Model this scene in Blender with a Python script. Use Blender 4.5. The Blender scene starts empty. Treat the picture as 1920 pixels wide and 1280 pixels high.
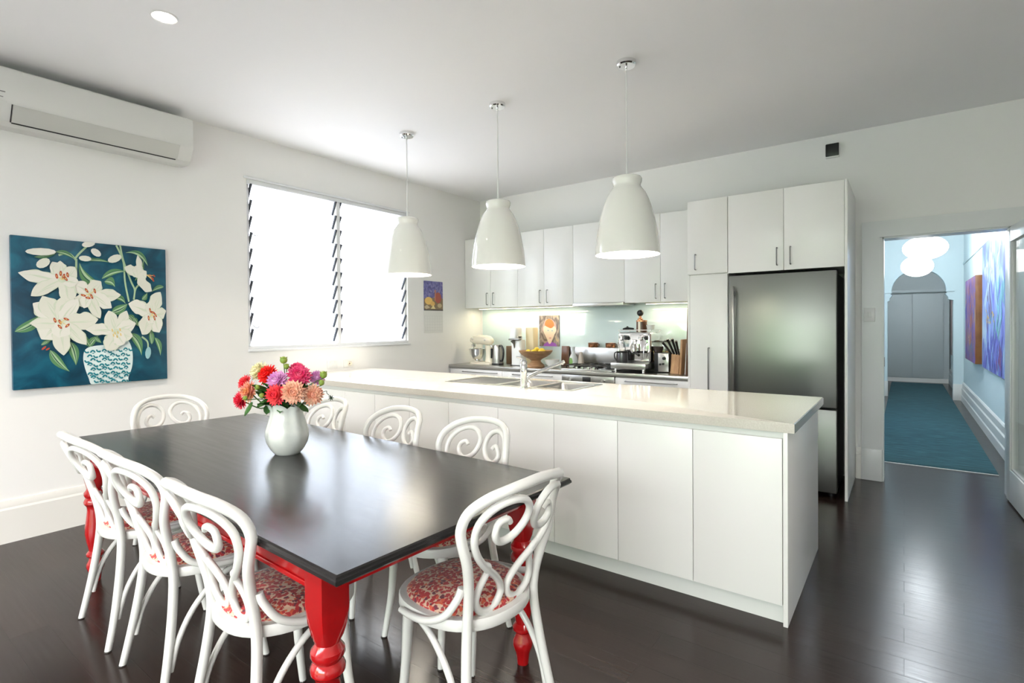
import bpy, bmesh, math, random
from mathutils import Vector, Matrix
PI = math.pi
sc = bpy.context.scene
COL = sc.collection

# ------------------------------------------------------------------ camera, world, exposure
CX, CY, CH = 4.6, 0.0, 1.36
F_PX, YAW, PITCH, ROLL, SHY = 990.8, -0.6385, -0.012, -0.0082, 621.35
w = Vector((math.sin(YAW)*math.cos(PITCH), math.cos(YAW)*math.cos(PITCH), math.sin(PITCH)))
r0 = Vector((math.cos(YAW), -math.sin(YAW), 0)); u0 = r0.cross(w)
r = r0*math.cos(ROLL)+u0*math.sin(ROLL); u = -r0*math.sin(ROLL)+u0*math.cos(ROLL)
cd = bpy.data.cameras.new('camera'); cam = bpy.data.objects.new('camera', cd); COL.objects.link(cam)
cam.matrix_world = Matrix(((r.x, u.x, -w.x, CX), (r.y, u.y, -w.y, CY), (r.z, u.z, -w.z, CH), (0, 0, 0, 1)))
cd.sensor_fit = 'HORIZONTAL'; cd.sensor_width = 36; cd.lens = F_PX*36/1920
cd.shift_y = (SHY-640)/1920; cd.clip_start = 0.05; cd.clip_end = 200
sc.camera = cam

sc.view_settings.view_transform = 'Standard'; sc.view_settings.look = 'None'
sc.view_settings.gamma = 1; sc.view_settings.use_curve_mapping = False
sc.view_settings.exposure = 1.56

wd = bpy.data.worlds.new('daylight'); sc.world = wd; wd.use_nodes = True
nt = wd.node_tree; bg = nt.nodes['Background']
bg.inputs['Color'].default_value = (0.97, 0.962, 1.0, 1); bg.inputs['Strength'].default_value = 5.0

def lamp(name, kind, loc, energy, color=(1, 1, 1), rot=(0, 0, 0), size=None, size_y=None, portal=False, **k):
    l = bpy.data.lights.new(name, kind); l.energy = energy; l.color = color
    if kind == 'AREA':
        l.shape = 'RECTANGLE'; l.size = size; l.size_y = size_y or size
        if portal: l.cycles.is_portal = True
    elif size is not None: l.shadow_soft_size = size
    for a, b in k.items(): setattr(l, a, b)
    o = bpy.data.objects.new(name, l); COL.objects.link(o); o.location = loc; o.rotation_euler = rot
    return o
# portals: they only tell the renderer where the sky comes in
lamp('window_portal', 'AREA', (-0.2, 3.26, 1.91), 1, rot=(0, -PI/2, 0), size=1.55, size_y=1.9, portal=True)
lamp('garden_door_portal', 'AREA', (3.4, -3.2, 1.25), 1, rot=(PI/2, 0, 0), size=5.2, size_y=2.5, portal=True)

# ------------------------------------------------------------------ materials
def nodes(name):
    m = bpy.data.materials.new(name); m.use_nodes = True
    return m, m.node_tree, m.node_tree.nodes['Principled BSDF']
def mat(name, col, rough=.5, metal=0, bump=None, noise=None, coat=0, spec=.5, stretch=(1, 1, 1)):
    m, t, b = nodes(name)
    b.inputs['Base Color'].default_value = (*col, 1); b.inputs['Roughness'].default_value = rough
    b.inputs['Metallic'].default_value = metal; b.inputs['Coat Weight'].default_value = coat
    b.inputs['Coat Roughness'].default_value = .06; b.inputs['Specular IOR Level'].default_value = spec
    tc = t.nodes.new('ShaderNodeTexCoord'); mp = t.nodes.new('ShaderNodeMapping'); mp.inputs['Scale'].default_value = stretch
    t.links.new(tc.outputs['Object'], mp.inputs['Vector'])
    if noise:                                     # (scale, second colour)
        n = t.nodes.new('ShaderNodeTexNoise'); n.inputs['Scale'].default_value = noise[0]; n.inputs['Detail'].default_value = 4
        t.links.new(mp.outputs[0], n.inputs['Vector'])
        rr = t.nodes.new('ShaderNodeValToRGB'); t.links.new(n.outputs['Fac'], rr.inputs[0])
        rr.color_ramp.elements[0].position = .35; rr.color_ramp.elements[1].position = .65
        rr.color_ramp.elements[0].color = (*col, 1); rr.color_ramp.elements[1].color = (*noise[1], 1)
        t.links.new(rr.outputs[0], b.inputs['Base Color'])
    if bump:                                      # (scale, strength)
        n = t.nodes.new('ShaderNodeTexNoise'); n.inputs['Scale'].default_value = bump[0]; n.inputs['Detail'].default_value = 3
        t.links.new(mp.outputs[0], n.inputs['Vector'])
        bp = t.nodes.new('ShaderNodeBump'); bp.inputs['Strength'].default_value = bump[1]; bp.inputs['Distance'].default_value = .002
        t.links.new(n.outputs['Fac'], bp.inputs['Height']); t.links.new(bp.outputs[0], b.inputs['Normal'])
    return m
def emis(name, col, s):
    m, t, b = nodes(name)
    b.inputs['Base Color'].default_value = (*col, 1)
    b.inputs['Emission Color'].default_value = (*col, 1); b.inputs['Emission Strength'].default_value = s
    return m
def glass(name, tint=(1, 1, 1), gloss=.08):
    m = bpy.data.materials.new(name); m.use_nodes = True; t = m.node_tree; t.nodes.clear()
    o = t.nodes.new('ShaderNodeOutputMaterial'); mx = t.nodes.new('ShaderNodeMixShader')
    tr = t.nodes.new('ShaderNodeBsdfTransparent'); tr.inputs[0].default_value = (*tint, 1)
    gl = t.nodes.new('ShaderNodeBsdfGlossy'); gl.inputs['Roughness'].default_value = .02
    mx.inputs[0].default_value = gloss
    t.links.new(tr.outputs[0], mx.inputs[1]); t.links.new(gl.outputs[0], mx.inputs[2]); t.links.new(mx.outputs[0], o.inputs[0])
    return m
M = {}
M['wall'] = mat('white_wall_paint', (.85, .84, .83), .6, bump=(60, .05))
M['ceiling'] = mat('ceiling_paint', (.88, .88, .89), .7)
M['trim'] = mat('trim_gloss_paint', (.80, .78, .745), .32)
M['hallwall'] = mat('pale_aqua_wall_paint', (.66, .76, .78), .55)
M['hallgrey'] = mat('grey_green_paint', (.50, .54, .54), .6)
M['ac'] = mat('air_conditioner_plastic', (.70, .70, .68), .35)
M['acflap'] = mat('flap_plastic', (.58, .58, .555), .35)
M['black'] = mat('black_plastic', (.012, .012, .014), .35)
M['darkrub'] = mat('dark_rubber', (.03, .027, .025), .6)
M['cab'] = mat('white_cabinet_laminate', (.84, .835, .82), .28)
M['carc'] = mat('cabinet_carcass_laminate', (.70, .69, .67), .4)
M['kick'] = mat('kickboard_laminate', (.72, .74, .72), .25)
M['stone'] = mat('cream_stone', (.68, .645, .585), .10, noise=(160, (.62, .58, .52)), coat=.3)
M['steel'] = mat('brushed_steel', (.46, .455, .44), .28, 1, bump=(90, .06), stretch=(.05, 1, 1))
M['fridge'] = mat('fridge_steel', (.25, .26, .245), .36, 1, bump=(120, .05), stretch=(.04, 1, 1))
M['chrome'] = mat('chrome', (.80, .80, .80), .07, 1)
M['handle'] = mat('satin_nickel', (.26, .255, .25), .3, 1)
M['chair'] = mat('white_chair_paint', (.76, .755, .73), .30, bump=(40, .12), coat=.2)
M['red'] = mat('red_gloss_paint', (.40, .006, .008), .16, coat=.6, bump=(30, .08))
M['pend'] = mat('white_enamel', (.87, .86, .81), .09, coat=.6)
M['vase'] = mat('pale_ceramic_glaze', (.66, .70, .67), .12, noise=(25, (.72, .75, .71)), coat=.6)
M['winframe'] = mat('window_frame_paint', (.76, .77, .79), .35)
M['clip'] = mat('dark_louvre_clip', (.03, .035, .05), .5)
M['bladeglass'] = glass('louvre_glass', (.97, .985, .98), .05)
M['clearglass'] = glass('clear_glass', (.93, .95, .94), .12)
M['cream'] = mat('cream_enamel', (.83, .76, .62), .2, coat=.4)
M['white'] = mat('white_plastic', (.80, .80, .79), .3)
M['wood'] = mat('bowl_wood', (.42, .24, .12), .4, noise=(14, (.28, .15, .07)), stretch=(1, 1, 4))
M['lightwood'] = mat('board_wood', (.55, .33, .16), .45, noise=(10, (.42, .22, .10)), stretch=(4, 4, .6))
M['brown'] = mat('dark_brown_lacquer', (.13, .055, .03), .3)
M['lemon'] = mat('lemon_skin', (.85, .60, .04), .4, bump=(150, .2))
M['cream2'] = mat('cream_tin', (.80, .68, .44), .35)
M['copper'] = mat('copper', (.55, .25, .13), .25, 1)
M['iron'] = mat('cast_iron', (.02, .02, .022), .45)
M['grass'] = mat('garden_lawn', (.10, .22, .05), .9, noise=(3, (.05, .13, .03)))
M['hedge'] = mat('hedge_leaves', (.07, .19, .05), .9, noise=(5, (.16, .33, .11)))
M['skyblock'] = mat('sky_blocker_paint', (.52, .56, .62), .8)
M['lamp_on'] = emis('lit_bulb', (1, .93, .82), 28)
M['inner'] = mat('white_shade_lining', (.92, .90, .85), .5)
M['paper'] = emis('lit_rice_paper', (1, .99, .96), 2.0)
M['strip'] = emis('led_strip', (1, .86, .6), 4)
M['doorframe'] = mat('door_gloss_paint', (.72, .73, .735), .3)

def floor_mat():
    m, t, b = nodes('dark_stained_floorboards')
    tc = t.nodes.new('ShaderNodeTexCoord')
    br = t.nodes.new('ShaderNodeTexBrick'); br.inputs['Scale'].default_value = 1
    br.inputs['Brick Width'].default_value = 2.3; br.inputs['Row Height'].default_value = .132
    br.inputs['Mortar Size'].default_value = .0016; br.inputs['Mortar Smooth'].default_value = .3; br.offset = .37
    br.inputs['Color1'].default_value = (.021, .0125, .0105, 1); br.inputs['Color2'].default_value = (.031, .019, .0155, 1)
    br.inputs['Mortar'].default_value = (.003, .0025, .002, 1)
    t.links.new(tc.outputs['Object'], br.inputs['Vector'])
    mp = t.nodes.new('ShaderNodeMapping'); mp.inputs['Scale'].default_value = (1.2, 22, 1)
    n = t.nodes.new('ShaderNodeTexNoise'); n.inputs['Scale'].default_value = 3; n.inputs['Detail'].default_value = 5
    t.links.new(tc.outputs['Object'], mp.inputs[0]); t.links.new(mp.outputs[0], n.inputs['Vector'])
    mx = t.nodes.new('ShaderNodeMixRGB'); mx.blend_type = 'MULTIPLY'; mx.inputs[0].default_value = .55
    rr = t.nodes.new('ShaderNodeValToRGB'); rr.color_ramp.elements[0].color = (.5, .5, .5, 1); rr.color_ramp.elements[1].color = (1.25, 1.2, 1.15, 1)
    t.links.new(n.outputs['Fac'], rr.inputs[0])
    t.links.new(br.outputs['Color'], mx.inputs[1]); t.links.new(rr.outputs[0], mx.inputs[2]); t.links.new(mx.outputs[0], b.inputs['Base Color'])
    ro = t.nodes.new('ShaderNodeMapRange'); ro.inputs['To Min'].default_value = .14; ro.inputs['To Max'].default_value = .30
    t.links.new(n.outputs['Fac'], ro.inputs[0]); t.links.new(ro.outputs[0], b.inputs['Roughness'])
    ad = t.nodes.new('ShaderNodeMath'); ad.operation = 'MULTIPLY_ADD'; ad.inputs[1].default_value = .25
    inv = t.nodes.new('ShaderNodeMath'); inv.operation = 'SUBTRACT'; inv.inputs[0].default_value = 1
    t.links.new(br.outputs['Fac'], inv.inputs[1]); t.links.new(n.outputs['Fac'], ad.inputs[0]); t.links.new(inv.outputs[0], ad.inputs[2])
    bp = t.nodes.new('ShaderNodeBump'); bp.inputs['Strength'].default_value = .25; bp.inputs['Distance'].default_value = .003
    t.links.new(ad.outputs[0], bp.inputs['Height']); t.links.new(bp.outputs[0], b.inputs['Normal'])
    b.inputs['Specular IOR Level'].default_value = .30
    return m
M['floor'] = floor_mat()
def tabletop_mat():
    m, t, b = nodes('dark_stained_tabletop')
    tc = t.nodes.new('ShaderNodeTexCoord'); mp = t.nodes.new('ShaderNodeMapping'); mp.inputs['Scale'].default_value = (1.0, 16, 1)
    n = t.nodes.new('ShaderNodeTexNoise'); n.inputs['Scale'].default_value = 3; n.inputs['Detail'].default_value = 6
    t.links.new(tc.outputs['Object'], mp.inputs[0]); t.links.new(mp.outputs[0], n.inputs['Vector'])
    rr = t.nodes.new('ShaderNodeValToRGB'); rr.color_ramp.elements[0].color = (.008, .007, .008, 1); rr.color_ramp.elements[1].color = (.016, .013, .013, 1)
    t.links.new(n.outputs['Fac'], rr.inputs[0]); t.links.new(rr.outputs[0], b.inputs['Base Color'])
    ro = t.nodes.new('ShaderNodeMapRange'); ro.inputs['To Min'].default_value = .17; ro.inputs['To Max'].default_value = .28
    t.links.new(n.outputs['Fac'], ro.inputs[0]); t.links.new(ro.outputs[0], b.inputs['Roughness'])
    bp = t.nodes.new('ShaderNodeBump'); bp.inputs['Strength'].default_value = .12; bp.inputs['Distance'].default_value = .002
    t.links.new(n.outputs['Fac'], bp.inputs['Height']); t.links.new(bp.outputs[0], b.inputs['Normal'])
    return m
M['top'] = tabletop_mat()
def seat_mat():
    m, t, b = nodes('red_and_cream_spotted_fabric')
    tc = t.nodes.new('ShaderNodeTexCoord')
    n0 = t.nodes.new('ShaderNodeTexNoise'); n0.inputs['Scale'].default_value = 40
    mx0 = t.nodes.new('ShaderNodeMixRGB'); mx0.blend_type = 'LINEAR_LIGHT'; mx0.inputs[0].default_value = .012
    t.links.new(tc.outputs['Object'], n0.inputs['Vector']); t.links.new(tc.outputs['Object'], mx0.inputs[1]); t.links.new(n0.outputs['Color'], mx0.inputs[2])
    v = t.nodes.new('ShaderNodeTexVoronoi'); v.inputs['Scale'].default_value = 84; v.feature = 'F1'
    t.links.new(mx0.outputs[0], v.inputs['Vector'])
    rr = t.nodes.new('ShaderNodeValToRGB'); rr.color_ramp.elements[0].position = .54; rr.color_ramp.elements[1].position = .68
    t.links.new(v.outputs['Distance'], rr.inputs[0])
    cr = t.nodes.new('ShaderNodeValToRGB'); sp = t.nodes.new('ShaderNodeSeparateColor')
    cr.color_ramp.elements[0].color = (.42, .03, .035, 1); cr.color_ramp.elements[1].color = (.62, .10, .05, 1)
    e = cr.color_ramp.elements.new(.75); e.color = (.16, .03, .05, 1)
    cr.color_ramp.interpolation = 'CONSTANT'; cr.color_ramp.elements[2].position = .9
    t.links.new(v.outputs['Color'], sp.inputs[0]); t.links.new(sp.outputs[0], cr.inputs[0])
    mx = t.nodes.new('ShaderNodeMixRGB'); mx.inputs[2].default_value = (.66, .45, .33, 1)
    t.links.new(rr.outputs[0], mx.inputs[0]); t.links.new(cr.outputs[0], mx.inputs[1]); t.links.new(mx.outputs[0], b.inputs['Base Color'])
    b.inputs['Roughness'].default_value = .8; b.inputs['Sheen Weight'].default_value = .2
    return m
M['seat'] = seat_mat()
def canvas_mat(name, stops, scale=2.5, detail=6, stretch=(1, 1, 1), rough=.35, distort=1.5):
    m, t, b = nodes(name)
    tc = t.nodes.new('ShaderNodeTexCoord'); mp = t.nodes.new('ShaderNodeMapping'); mp.inputs['Scale'].default_value = stretch
    n = t.nodes.new('ShaderNodeTexNoise'); n.inputs['Scale'].default_value = scale; n.inputs['Detail'].default_value = detail; n.inputs['Distortion'].default_value = distort
    t.links.new(tc.outputs['Object'], mp.inputs[0]); t.links.new(mp.outputs[0], n.inputs['Vector'])
    rr = t.nodes.new('ShaderNodeValToRGB'); els = rr.color_ramp.elements
    els[0].position, els[0].color = stops[0][0], (*stops[0][1], 1); els[1].position, els[1].color = stops[-1][0], (*stops[-1][1], 1)
    for p, c in stops[1:-1]:
        e = els.new(p); e.color = (*c, 1)
    t.links.new(n.outputs['Fac'], rr.inputs[0]); t.links.new(rr.outputs[0], b.inputs['Base Color']); b.inputs['Roughness'].default_value = rough
    return m
M['teal'] = canvas_mat('teal_paint_strokes', [(.3, (.0, .035, .07)), (.5, (.002, .07, .125)), (.72, (.008, .13, .20))], 5, 8)
M['rug'] = canvas_mat('teal_wool', [(.3, (.012, .042, .052)), (.55, (.02, .08, .096)), (.75, (.04, .125, .145))], 6, 8, (1, 7, 1), .95, .4)
M['glassplash'] = mat('pale_green_back_painted_glass', (.64, .77, .79), .06, coat=.5)

# ------------------------------------------------------------------ mesh builder
class B:
    def __init__(s): s.bm = bmesh.new(); s.mi = 0
    def _mark(s, fs):
        for f in fs: f.material_index = s.mi; f.smooth = True
    def box(s, x0, y0, z0, x1, y1, z1, bev=0, seg=2, rot=None, piv=None):
        n0 = len(s.bm.faces)
        g = bmesh.ops.create_cube(s.bm, size=1); vs = g['verts']
        for v in vs: v.co = Vector(((x0+x1)/2+v.co.x*(x1-x0), (y0+y1)/2+v.co.y*(y1-y0), (z0+z1)/2+v.co.z*(z1-z0)))
        allv = list(vs)
        if bev:
            es = list({e for v in vs for e in v.link_edges})
            rb = bmesh.ops.bevel(s.bm, geom=es, offset=bev, segments=seg, affect='EDGES', profile=.5)
            s.bm.faces.ensure_lookup_table(); allv = list({v for f in s.bm.faces[n0-0:] for v in f.verts} if False else set(rb['verts']) | {v for v in vs if v.is_valid})
        if rot is not None:
            c = Vector(piv) if piv is not None else Vector(((x0+x1)/2, (y0+y1)/2, (z0+z1)/2))
            bmesh.ops.transform(s.bm, matrix=Matrix.Translation(c) @ rot.to_4x4() @ Matrix.Translation(-c), verts=allv)
        fs = {f for v in allv for f in v.link_faces}; s._mark(fs)
        for f in fs: f.smooth = False
        return allv
    def loft(s, rings, cap=True, close=True):
        rv = [[s.bm.verts.new(p) for p in ring] for ring in rings]; fs = []
        n = len(rings[0])
        for a, b in zip(rv, rv[1:]):
            for i in range(n if close else n-1):
                j = (i+1) % n
                fs.append(s.bm.faces.new((a[i], a[j], b[j], b[i])))
        if cap:
            fs.append(s.bm.faces.new(rv[0][::-1])); fs.append(s.bm.faces.new(rv[-1]))
        s._mark(fs)
        return [v for rr in rv for v in rr]
    def lathe(s, prof, c=(0, 0, 0), n=32, cap=True, axis='z', wob=None):
        rings = []
        for (rad, z) in prof:
            ring = []
            for i in range(n):
                a = 2*PI*i/n; q = max(rad, 1e-4)
                if wob: q *= wob(a, z)
                p = (q*math.cos(a), q*math.sin(a), z)
                if axis == 'y': p = (p[0], p[2], p[1])
                if axis == 'x': p = (p[2], p[0], p[1])
                ring.append(Vector(p)+Vector(c))
            rings.append(ring)
        return s.loft(rings, cap)
    def ell(s, c, rx, ry, rz, n=20, m=12):
        rings = []
        for k in range(m+1):
            t = -PI/2+PI*k/m; q = max(math.cos(t), 1e-3)
            rings.append([Vector((c[0]+rx*q*math.cos(2*PI*i/n), c[1]+ry*q*math.sin(2*PI*i/n), c[2]+rz*math.sin(t))) for i in range(n)])
        return s.loft(rings)
    def tube(s, pts, rad, n=8, cap=True, smooth=0, flat=1.0):
        P = [Vector(p) for p in pts]
        R = list(rad) if isinstance(rad, (list, tuple)) else [rad]*len(P)
        if smooth: P, R = spline(P, R, smooth)
        rings = []; up = None
        for i, p in enumerate(P):
            d = (P[min(i+1, len(P)-1)]-P[max(i-1, 0)]).normalized()
            if up is None:
                up = Vector((0, 0, 1)) if abs(d.z) < .9 else Vector((1, 0, 0))
            e1 = (up-d*up.dot(d)).normalized(); e2 = d.cross(e1); up = e1
            rings.append([p+(e1*math.cos(2*PI*k/n)+e2*math.sin(2*PI*k/n)*flat)*R[i] for k in range(n)])
        return s.loft(rings, cap)
    def prism(s, poly, f, d0, d1):
        """extrude the 2-D polygon between depths d0 and d1; f(a, b, d) -> point"""
        A = [s.bm.verts.new(f(a, b, d0)) for a, b in poly]; Bv = [s.bm.verts.new(f(a, b, d1)) for a, b in poly]
        fs = [s.bm.faces.new(A[::-1]), s.bm.faces.new(Bv)]
        n = len(poly)
        for i in range(n): fs.append(s.bm.faces.new((A[i], A[(i+1) % n], Bv[(i+1) % n], Bv[i])))
        s._mark(fs); return A+Bv
    def flat(s, poly, f, d):
        vs = [s.bm.verts.new(f(a, b, d)) for a, b in poly]
        try: s._mark([s.bm.faces.new(vs)])
        except Exception: pass
    def xform(s, m):
        bmesh.ops.transform(s.bm, matrix=m, verts=s.bm.verts[:])
    def to(s, name, m, parent=None, smooth=40, world=True):
        if parent is not None and world:
            q = parent
            mw = q.matrix_basis.copy()
            while q.parent: q = q.parent; mw = q.matrix_basis @ mw
            s.xform(mw.inverted())
        bmesh.ops.recalc_face_normals(s.bm, faces=s.bm.faces[:])
        me = bpy.data.meshes.new(name); s.bm.to_mesh(me); s.bm.free()
        for mm in (m if isinstance(m, (list, tuple)) else [m]): me.materials.append(mm)
        if not smooth: me.polygons.foreach_set('use_smooth', [False]*len(me.polygons))
        if smooth:
            me.set_sharp_from_angle(angle=math.radians(smooth))
        o = bpy.data.objects.new(name, me); COL.objects.link(o)
        if parent is not None: o.parent = parent
        return o
def spline(P, R, k):
    """Catmull-Rom with k samples per span"""
    out = []; ro = []; n = len(P)
    for i in range(n-1):
        p0, p1, p2, p3 = P[max(i-1, 0)], P[i], P[i+1], P[min(i+2, n-1)]
        for j in range(k):
            t = j/k
            out.append(.5*((2*p1)+(p2-p0)*t+(2*p0-5*p1+4*p2-p3)*t*t+(3*p1-p0-3*p2+p3)*t**3)); ro.append(R[i]+(R[i+1]-R[i])*t)
    out.append(P[-1]); ro.append(R[-1])
    return out, ro
def spl2(poly, k=5):
    """smooth closed 2-D outline"""
    n = len(poly); out = []
    for i in range(n):
        p0, p1, p2, p3 = [Vector(poly[(i+q-1) % n]) for q in range(4)]
        for j in range(k):
            t = j/k; out.append(tuple(.5*((2*p1)+(p2-p0)*t+(2*p0-5*p1+4*p2-p3)*t*t+(3*p1-p0-3*p2+p3)*t**3)))
    return out
def thing(name, label, cat, loc=(0, 0, 0), rotz=0, group=None, rot=None):
    o = bpy.data.objects.new(name, None); COL.objects.link(o)
    o.empty_display_size = .05; o.location = loc; o.rotation_euler = rot or (0, 0, rotz)
    o['label'] = label; o['category'] = cat
    if group: o['group'] = group
    return o
def tag(o, label, cat, group=None, kind=None):
    o['label'] = label; o['category'] = cat
    if group: o['group'] = group
    if kind: o['kind'] = kind
    return o
def struct(o, label=None, cat=None):
    o['kind'] = 'structure'
    if label: o['label'] = label
    if cat: o['category'] = cat
    return o
def dup(root, loc, rotz, label=None, group=None):
    c0 = root.copy(); COL.objects.link(c0); c0.location = loc; c0.rotation_euler = (0, 0, rotz)
    if label: c0['label'] = label
    if group: c0['group'] = group
    def rec(a, b):
        for ch in [x for x in COL.objects if x.parent == a]:
            c = ch.copy(); COL.objects.link(c); c.parent = b; rec(ch, c)
    rec(root, c0)
    return c0
BB = lambda *a, **k: (lambda b: (b.box(*a, **k), b)[1])(B())

# ------------------------------------------------------------------ the room
ZC = 3.03; YB = 5.5; XR = 6.6; YR = -3.0
b = B(); b.box(-.12, YR-.12, -.1, XR+.12, 16.2, 0); struct(b.to('floor', M['floor'], smooth=0), 'near-black stained timber floorboards running across the room', 'floor')
b = B(); b.box(-.12, YR-.12, ZC, XR+.12, YB+.15, ZC+.1); struct(b.to('ceiling', M['ceiling'], smooth=0), 'smooth white ceiling above the dining table and kitchen', 'ceiling')
WY0, WY1, WZ0, WZ1 = 2.335, 4.185, 1.165, 2.655
b = B()
b.box(-.12, YR, 0, 0, WY0, ZC); b.box(-.12, WY1, 0, 0, YB+.15, ZC); b.box(-.12, WY0, 0, 0, WY1, WZ0); b.box(-.12, WY0, WZ1, 0, WY1, ZC)
struct(b.to('wall_left', M['wall'], smooth=0), 'white wall with the louvred window and lily painting', 'wall')
DX0, DX1, DZ = 4.45, 5.25, 2.08
b = B(); b.box(0, YB, 0, DX0, YB+.15, ZC); b.box(DX1, YB, 0, XR, YB+.15, ZC); b.box(DX0, YB, DZ, DX1, YB+.15, ZC)
struct(b.to('wall_back', M['wall'], smooth=0), 'white kitchen wall with the open doorway', 'wall')
b = B(); b.box(XR, YR, 0, XR+.12, YB+.15, ZC); struct(b.to('wall_right', M['wall'], smooth=0))
b = B(); b.box(0, YR-.12, 0, .8, YR, ZC); b.box(6.0, YR-.12, 0, XR, YR, ZC); b.box(.8, YR-.12, 2.5, 6.0, YR, ZC)
struct(b.to('wall_rear', M['wall'], smooth=0))
# skirting with sloped cap
def skirt(name, p0, p1, nrm, m=None, h=.27, t=.022):
    p0, p1, nrm = Vector((*p0, 0)), Vector((*p1, 0)), Vector((*nrm, 0))
    prof = [(0, 0), (t, 0), (t, h*.78), (t-.006, h*.83), (t-.006, h-.022), (t-.014, h), (0, h)]
    bb = B(); bb.prism(prof, lambda a, z, d: p0+(p1-p0)*d+nrm*a+Vector((0, 0, z)), 0, 1)
    return struct(bb.to(name, m or M['trim'], smooth=20))
skirt('baseboard_left', (0, YR), (0, 2.60), (1, 0))
skirt('baseboard_back', (4.262, YB), (4.305, YB), (0, -1))
skirt('baseboard_right', (5.40, YB), (XR, YB), (0, -1))
# window with two banks of glass louvres
wn = bpy.data.objects.new('window_1', None); COL.objects.link(wn); wn.location = (0, (WY0+WY1)/2, WZ0)
struct(wn, 'white framed window with two banks of glass louvres', 'window')
MY = 3.262
b = B(); x0, x1 = -.10, -.022
b.box(x0, WY0, WZ0, x1, WY0+.03, WZ1, .003); b.box(x0, WY1-.03, WZ0, x1, WY1, WZ1, .003)
b.box(x0, WY0, WZ0, x1, WY1, WZ0+.035, .003); b.box(x0, WY0, WZ1-.035, x1, WY1, WZ1, .003)
b.box(x0+.02, MY-.022, WZ0+.03, .0, MY+.022, WZ1-.03, .003); b.box(x0, WY0, WZ1-.04, .004, WY1, WZ1, .003); b.box(x0, WY0, WZ0, .0, WY1, WZ0+.03, .003)
b.box(0, WY0-.025, WZ1, .02, WY1+.025, WZ1+.02, .004); b.box(0, WY0-.005, WZ0-.02, .018, WY1+.03, WZ0, .004)
b.to('window_frame', M['winframe'], wn)
NL = 10; ph = (WZ1-WZ0-.075)/NL
for (ya, yb) in ((WY0+.03, MY-.022), (MY+.022, WY1-.03)):
    for k in range(NL):
        zt = WZ1-.035-k*ph; q = .86*ph
        a = (.004, zt-.004); c = (-.062, zt-q-.012)
        bb = B(); dv = Vector((c[0]-a[0], 0, c[1]-a[1])); nn = Vector((dv.z, 0, -dv.x)).normalized()*.0035
        def bl(a0, b0, d, a=a, dv=dv, nn=nn): return Vector((a[0], d, a[1]))+dv*a0+nn*b0
        bb.prism([(0, -1), (1, -1), (1, 1), (0, 1)], bl, ya+.014, yb-.014); g = bb.to('louvre_blade', M['bladeglass'], wn, smooth=0)
        for (e0, e1) in ((ya, ya+.014), (yb-.014, yb)):
            bb = B(); bb.prism([(-.02, -2.6), (.98, -2.2), (.98, 2.2), (-.02, 3.4)], bl, e0, e1); bb.to('blade_clip', M['clip'], g, smooth=0)
for (y, z) in ((WY0+.045, 2.17), (WY0+.045, 1.36), (MY+.04, 2.17), (MY+.04, 1.36)):
    bb = B(); bb.tube([(-.005, y, z+.02), (.012, y+.01, z), (.02, y+.03, z-.005), (.014, y+.045, z+.012)], .004, 6, smooth=4); bb.to('louvre_handle', M['handle'], wn)
# garden side of the room: tall frame of the glazed doors behind the photographer, grey bounce ground and hedge
b = B()
for x in (.8, 2.08, 3.38, 4.68, 5.95): b.box(x, YR-.09, 0, x+.05, YR-.03, 2.5)
b.box(.8, YR-.09, 2.44, 6.0, YR-.03, 2.5)
struct(b.to('door_3', M['doorframe'], smooth=0))
b = B(); b.box(-14, -30, -.3, 20, YR-.13, -.15); tag(b.to('neutral_bounce_ground', mat('grey_bounce_ground', (.38, .37, .37), .8), smooth=0), 'unseen ground outside the garden doors, made grey to neutralise bounced light', 'paving')  # unseen ground made grey to keep green out of the bounce light
b = B()
b.box(-3.6, -3, -.3, -3.4, 14, 4.4); o = BB(-3.4, -3, -.3, -.121, 14, -.15).to('added_window_ground', mat('grey_added_ground', (.50, .50, .50), .9), smooth=0); tag(o, 'added unseen grey ground outside the louvred window, dimming its light', 'path'); tag(b.to('added_sky_blocker', M['skyblock'], smooth=0), 'added unseen pale wall blocking sky outside the louvred window', 'wall'); b = B()  # unseen wall and ground added to cut daylight through the louvres
rnd = random.Random(4)
for i in range(60):
    b.ell((-6+i*.33+rnd.uniform(-.1, .1), -10+rnd.uniform(-.4, .4), rnd.uniform(.2, 1.3)+(2.0 if i < 25 and i % 2 else 0)), .7, .5, rnd.uniform(.7, 1.4), 10, 6)
tag(b.to('hedge', M['hedge']), 'leafy green hedge beyond the lawn', 'hedge', kind='stuff')

# door frame and hallway
dn = bpy.data.objects.new('door_1', None); COL.objects.link(dn); dn.location = ((DX0+DX1)/2, YB, 0)
struct(dn, 'white doorway opening onto the hallway', 'doorway')
AW = .145
for (xa, xb) in ((DX0-AW, DX0), (DX1, DX1+AW)):
    b = B()
    b.box(xa, YB-.022, .27, xb, YB, DZ-.001); b.box(xa+.018, YB-.028, .27, xb-.018, YB-.021, DZ+.001)
    b.box(xa-.004, YB-.034, 0, xb+.002, YB, .275, .006)
    b.to('architrave', M['doorframe'], dn)
b = B(); b.box(DX0-AW, YB-.022, DZ, DX1+AW, YB, DZ+.14); b.box(DX0-AW+.018, YB-.028, DZ+.001, DX1+AW-.018, YB-.021, DZ+.12)
b.to('door_head', M['doorframe'], dn)
b = B(); b.box(DX0-.002, YB-.01, 0, DX0+.012, YB+.16, DZ); b.box(DX1-.012, YB-.01, 0, DX1+.002, YB+.16, DZ); b.box(DX0, YB-.01, DZ-.012, DX1, YB+.16, DZ+.002)
b.to('door_jamb', M['doorframe'], dn, smooth=0)
b = BB(DX0+.01, YB+.03, .98, DX0+.016, YB+.06, 1.06, bev=.002); b.to('strike_plate', M['handle'], dn)
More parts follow.
